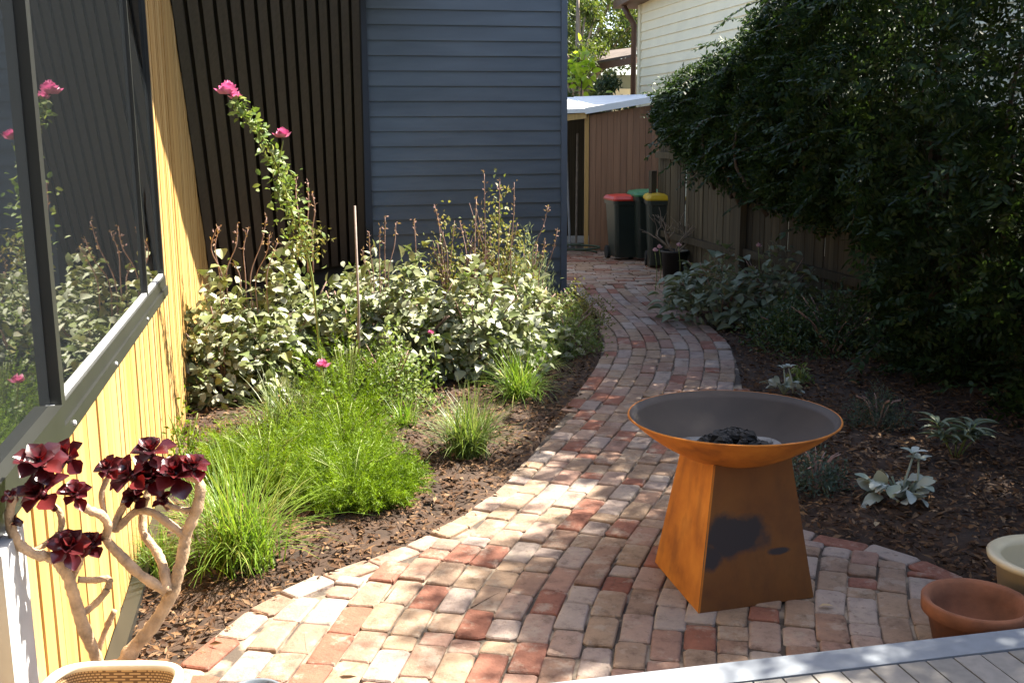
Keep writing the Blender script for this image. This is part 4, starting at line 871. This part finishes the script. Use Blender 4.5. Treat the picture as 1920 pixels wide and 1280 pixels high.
br = [single_leaf('broad_leaf_%d' % i, m_broad, 'ovate', c, k) for i, (c, k) in enumerate(((.12, .3), (.25, .15)))]
def broad(px, py, rx, ry, h, nb_, nsm, label):
    c = gp3(px, py); t = bushy('broad_leaf_bush', px, py, rx, ry, h, nsm, m_broad, .07, .04, label, .35, .0, m_stalk, 'shrub', 'broad-leaved bushes by the fence', True)
    P, O = mound_pts(nb_, rx, ry, h, .88)
    for p_, o_ in zip(P, O):
        if o_[1] > .3: p_[1] *= -1; o_[1] *= -1
        d = unit(o_*np.array([1, 1, .3])+np.array([random.gauss(0, .35)-.2, random.gauss(0, .3), -.15])); put_leaf(random.choice(br), t, c+p_, d, unit(o_*.4+np.array([random.gauss(0, .2), 0, 1])), random.uniform(.11, .18), random.uniform(.10, .15))
broad(1350, 600, .46, .50, .62, 75, 700, 'broad-leaved dusty green bush overhanging the bend of the path')
broad(1450, 608, .42, .45, .66, 60, 600, 'broad-leaved dusty green bush close to the fence rail')
broad(1290, 570, .26, .3, .36, 30, 260, 'low broad-leaved bush below the potted bare shrub')
bushy('shade_shrub', 1560, 668, .50, .42, .52, 2600, m_dkgreen, .045, .018, 'dark shrub sprawling at the foot of the fence', .3, .2)
bushy('shade_shrub', 1480, 650, .40, .35, .42, 1800, m_dkgreen, .045, .02, 'dark shrub beside the path bend under the broad leaves', .3, .2)
bushy('shade_shrub', 1780, 690, .55, .45, .55, 2600, m_dkgreen, .05, .02, 'dark shrub under the overhanging hedge right of the fence post', .3, .2)
bushy('grey_cushion', 1645, 806, .19, .17, .25, 1600, m_teal, .03, .005, 'small rounded blue-grey cushion plant on the shaded mulch', .3, .6, m_stalk, 'plant')
bushy('blue_green_plant', 1530, 925, .16, .14, .24, 900, m_teal, .03, .010, 'low blue-green plant tucked behind the fire pit base', .3, .4, m_stalk, 'plant')
bushy('small_seedling', 1500, 722, .10, .1, .14, 120, m_smallleaf, .04, .02, 'little green seedling behind the smaller silver clump', .3, .4, m_greenst, 'plant')
sp = gp3(1790, 868); t = empty('spiky_plant', sp, 'narrow-leaved spiky green plant behind the felted silver clump', 'plant'); lan = single_leaf('lance_leaf', m_broad, 'lance', .2, .25)
b = MB()
for k in range(6): e = sp+np.array([random.gauss(0, .09), random.gauss(0, .06), random.uniform(.14, .26)]); b.tube([sp, (sp+e)/2+ZU*.02, e], .004, 5); [put_leaf(lan, t, e-(e-sp)*random.random()*.3, np.array([math.cos(q*.7), math.sin(q*.7), .35]), ZU, random.uniform(.10, .17), .09) for q in range(9)]
b.build('stems', m_greenst, t, True)
def petal_spray(px, py, y, label):
    c = at(px, py, y); t = empty('pale_flower', (c[0], y, .02), label, 'flower', 'pale pink blooms in the shade'); flower(c, .05, m_pale, t, 'bloom', 9); b = MB(); b.tube(smoothpath([(c[0]+.02, y+.06, 0), (c[0]+.03, y+.03, c[2]*.5), c], 3), .004, 5); b.build('stem', m_greenst, t, True)
petal_spray(1236, 466, 12.2, 'pale pink bloom in front of the black pot'); petal_spray(1228, 472, 12.0, 'faded pink bloom drooping beside the black pot'); petal_spray(1422, 464, 10.3, 'pale pink bloom against the dark fence'); petal_spray(1272, 462, 12.3, 'pale pink bloom at the rim of the black pot')
for i, (px, py, lb) in enumerate(((1385, 622, 'pale fallen leaf on the outer edge of the path bend'), (1405, 702, 'pale fallen leaf on soil beside the smaller silver clump'), (1700, 838, 'yellowed leaf lying between the grey cushion and the felted clump'),
        (1535, 1140, 'pale fallen leaf on the bricks beside the fire pit base'), (1900, 985, 'straw-coloured leaf on the mulch behind the cream pot'), (1645, 990, 'pale leaf on the mulch behind the patio border bricks'), (640, 1265, 'dry leaf lying on the sunlit patio bricks'))):
    c = gp3(px, py); c[2] = .03 if py < 1000 else .008; me = leaf_mesh('fallen_leaf', c[None]*0, np.array([[math.cos(i*2.1), math.sin(i*2.1), .1]]), np.array([[.1, .1, 1.]]), .06, .026, .25, .1, True)
    tag(link('fallen_leaf', me, m_dead, None, False, c), lb, 'fallen leaf', 'fallen leaves')

# ================================================================== burgundy succulent, basket and white bench on the left
YA = 2.40
def A(px, py, dy=0.): return at(px, py, YA+dy-.13*max(0, (230-px)/230))
apc = A(212, 1244); apc[2] = .2; apot = pot('succulent_pot', apc, .10, .30, m_terra, 'terracotta pot of the burgundy succulent behind the woven basket', .03, .01, .75, 28, .27)
ae = empty('burgundy_succulent', apc+ZU*.27, 'branching succulent with dark burgundy rosettes on bare pale stems', 'succulent')
stems = [([(190, 1262), (182, 1235), (155, 1170), (137, 1110), (122, 1070), (98, 1046), (60, 1036), (30, 1012), (18, 970), (24, 928)], .016, .010, 0, -.06),
         ([(152, 1152), (180, 1130), (200, 1105), (203, 1085), (175, 1087), (146, 1086)], .009, .008, .0, .02), ([(133, 1098), (138, 1078), (150, 1052), (152, 1030)], .009, .007, 0, -.03),
         ([(222, 1262), (245, 1222), (290, 1168), (322, 1110), (340, 1050), (350, 1000), (370, 950), (374, 905), (352, 890)], .019, .011, .0, .05),
         ([(345, 1003), (315, 980), (285, 960), (255, 958), (225, 985), (214, 990), (225, 960), (246, 925), (252, 905)], .010, .009, .03, .05),
         ([(312, 1108), (262, 1076), (225, 1040), (200, 1010), (203, 985), (190, 965), (165, 955), (145, 935)], .013, .009, .0, -.05),
         ([(312, 1108), (308, 1070), (295, 1035), (270, 1000), (268, 965), (275, 930), (283, 900)], .013, .008, .0, .1), ([(178, 1235), (198, 1180), (215, 1143)], .008, .007, .03, .03), ([(369, 955), (345, 955), (325, 950), (308, 943)], .007, .006, .04, .03), ([(60, 1036), (110, 1000), (112, 960), (85, 935), (76, 900)], .008, .007, .0, .02), ([(203, 985), (190, 930), (204, 890)], .007, .006, 0, 0)]
for pts_, ra, rb_, d0, d1 in stems:
    P_ = [A(x_, y_, d0+(d1-d0)*i/(len(pts_)-1)) for i, (x_, y_) in enumerate(pts_)]; sp_ = smoothpath(P_, 7); b = MB(); rr = np.linspace(ra, rb_, len(sp_)); rr = rr*(1+.09*rng.normal(size=len(sp_))); b.tube(sp_, list(rr), 9); b.build('stem', m_aeost, ae, True)
spn = [single_leaf('rosette_leaf_%d' % i, m_aeo, 'spoon', c, k) for i, (c, k) in enumerate(((.35, .10), (.2, .22)))]
ros = [(75, 868, 40, -.03, .0), (125, 858, 34, .02, .2), (78, 925, 42, -.05, -.2), (142, 926, 27, -.05, .1), (204, 878, 24, 0, -.3), (246, 892, 40, .03, -.2), (284, 848, 36, .08, .1), (282, 898, 38, .06, 0), (328, 890, 44, .05, .1), (362, 874, 28, .06, .5), (252, 932, 26, .04, -.3), (308, 938, 20, .03, .1), (128, 1026, 34, -.04, -.1), (172, 1020, 28, -.02, .3), (28, 976, 13, -.06, -.5), (22, 930, 15, -.06, -.3)]
for (px, py, rp, dy, tl) in ros:
    c = A(px, py, dy); r = rp/700.; ax = unit(np.array([tl+random.gauss(0, .2), -.55+random.gauss(0, .2), .85])); e1 = unit(np.cross(ax, [0, 1, .2])); e2 = np.cross(ax, e1)
    b = MB(); V, F = lump(c, r*.22, px, (1, 1, 1)); b.add(V, F); b.tube([c-ax*r*.9, c], [.007, .010], 8); ro = b.build('rosette', m_aeo, ae, True)
    nl2 = 15 if rp > 22 else 9
    for i in range(nl2):
        a_ = i*2.4; tq = i/nl2; el = 1.25-1.25*tq+random.gauss(0, .1); d = (e1*math.cos(a_)+e2*math.sin(a_))*math.cos(el)+ax*math.sin(el); nn = -(e1*math.cos(a_)+e2*math.sin(a_))*math.sin(el)+ax*math.cos(el)
        put_leaf(random.choice(spn), ro, c+d*r*.08-ax*r*.25*tq, d, nn, r*random.uniform(.85, 1.15)*(.65+.45*tq), r*random.uniform(1.0, 1.25)*(.6+.5*tq))
# woven basket on the deck
bk0 = at(105, 1258, 2.19); bk1 = at(356, 1243, 2.23); bw = (bk1[0]-bk0[0])/2; zc_ = (bk0[2]+bk1[2])/2; bcx = (bk0[0]+bk1[0])/2
bas = empty('woven_basket', (bcx, 2.08, .2), 'cream woven cane basket with rounded corners standing on the deck', 'basket')
hgt = zc_-.2; rings = []
b = MB(); n = 64; V = []; F = []; prof = [(.90, 0.), (.95, hgt*.5), (.995, hgt-.006)]
def sup(th, s_): return (bcx+math.copysign(abs(math.cos(th))**.45, math.cos(th))*bw*s_, 2.08+math.copysign(abs(math.sin(th))**.45, math.sin(th))*.14*s_)
for s_, z in prof+[(s2-.045, z) for s2, z in prof[::-1]]:
    for k in range(n): x_, y_ = sup(2*math.pi*k/n, s_); V.append((x_, y_, .2+z+.001))
for i in range(5):
    for k in range(n): F.append((i*n+k, i*n+(k+1) % n, (i+1)*n+(k+1) % n, (i+1)*n+k))
F.append(tuple(range(3*n+2*n, 6*n)) ); b.add(V, F); o = b.build('woven_wall', m_weave, bas); uv = o.data.uv_layers.new(name='UVMap')
for poly in o.data.polygons:
    for li in poly.loop_indices:
        vi = o.data.loops[li].vertex_index; kk = vi % n
        if kk == 0 and any(o.data.loops[q].vertex_index % n == n-1 for q in poly.loop_indices): kk = n
        uv.data[li].uv = (kk/n*52, o.data.vertices[vi].co.z*52)
b = MB(); rp_ = [np.array([*sup(2*math.pi*k/n, .99), .2+hgt]) for k in range(n)]+[np.array([*sup(0, .99), .2+hgt])]; b.tube(rp_, .011, 8, False); b.build('rim', m_canerim, bas, True)
# white bench end by the wall
we = empty('white_bench', HP(-1.05, .08, 0), 'low white painted timber bench against the timber wall', 'bench')
MB().hbox(-1.75, -.82, .03, .15, .31, .355).build('seat', m_white, we)
MB().hbox(-.89, -.835, .045, .14, .0, .308).build('leg', m_white, we); MB().hbox(-1.70, -1.63, .045, .14, .0, .308).build('leg', m_white, we)
MB().hbox(-1.628, -.892, .09, .115, .06, .308).build('front_panel', m_white, we)
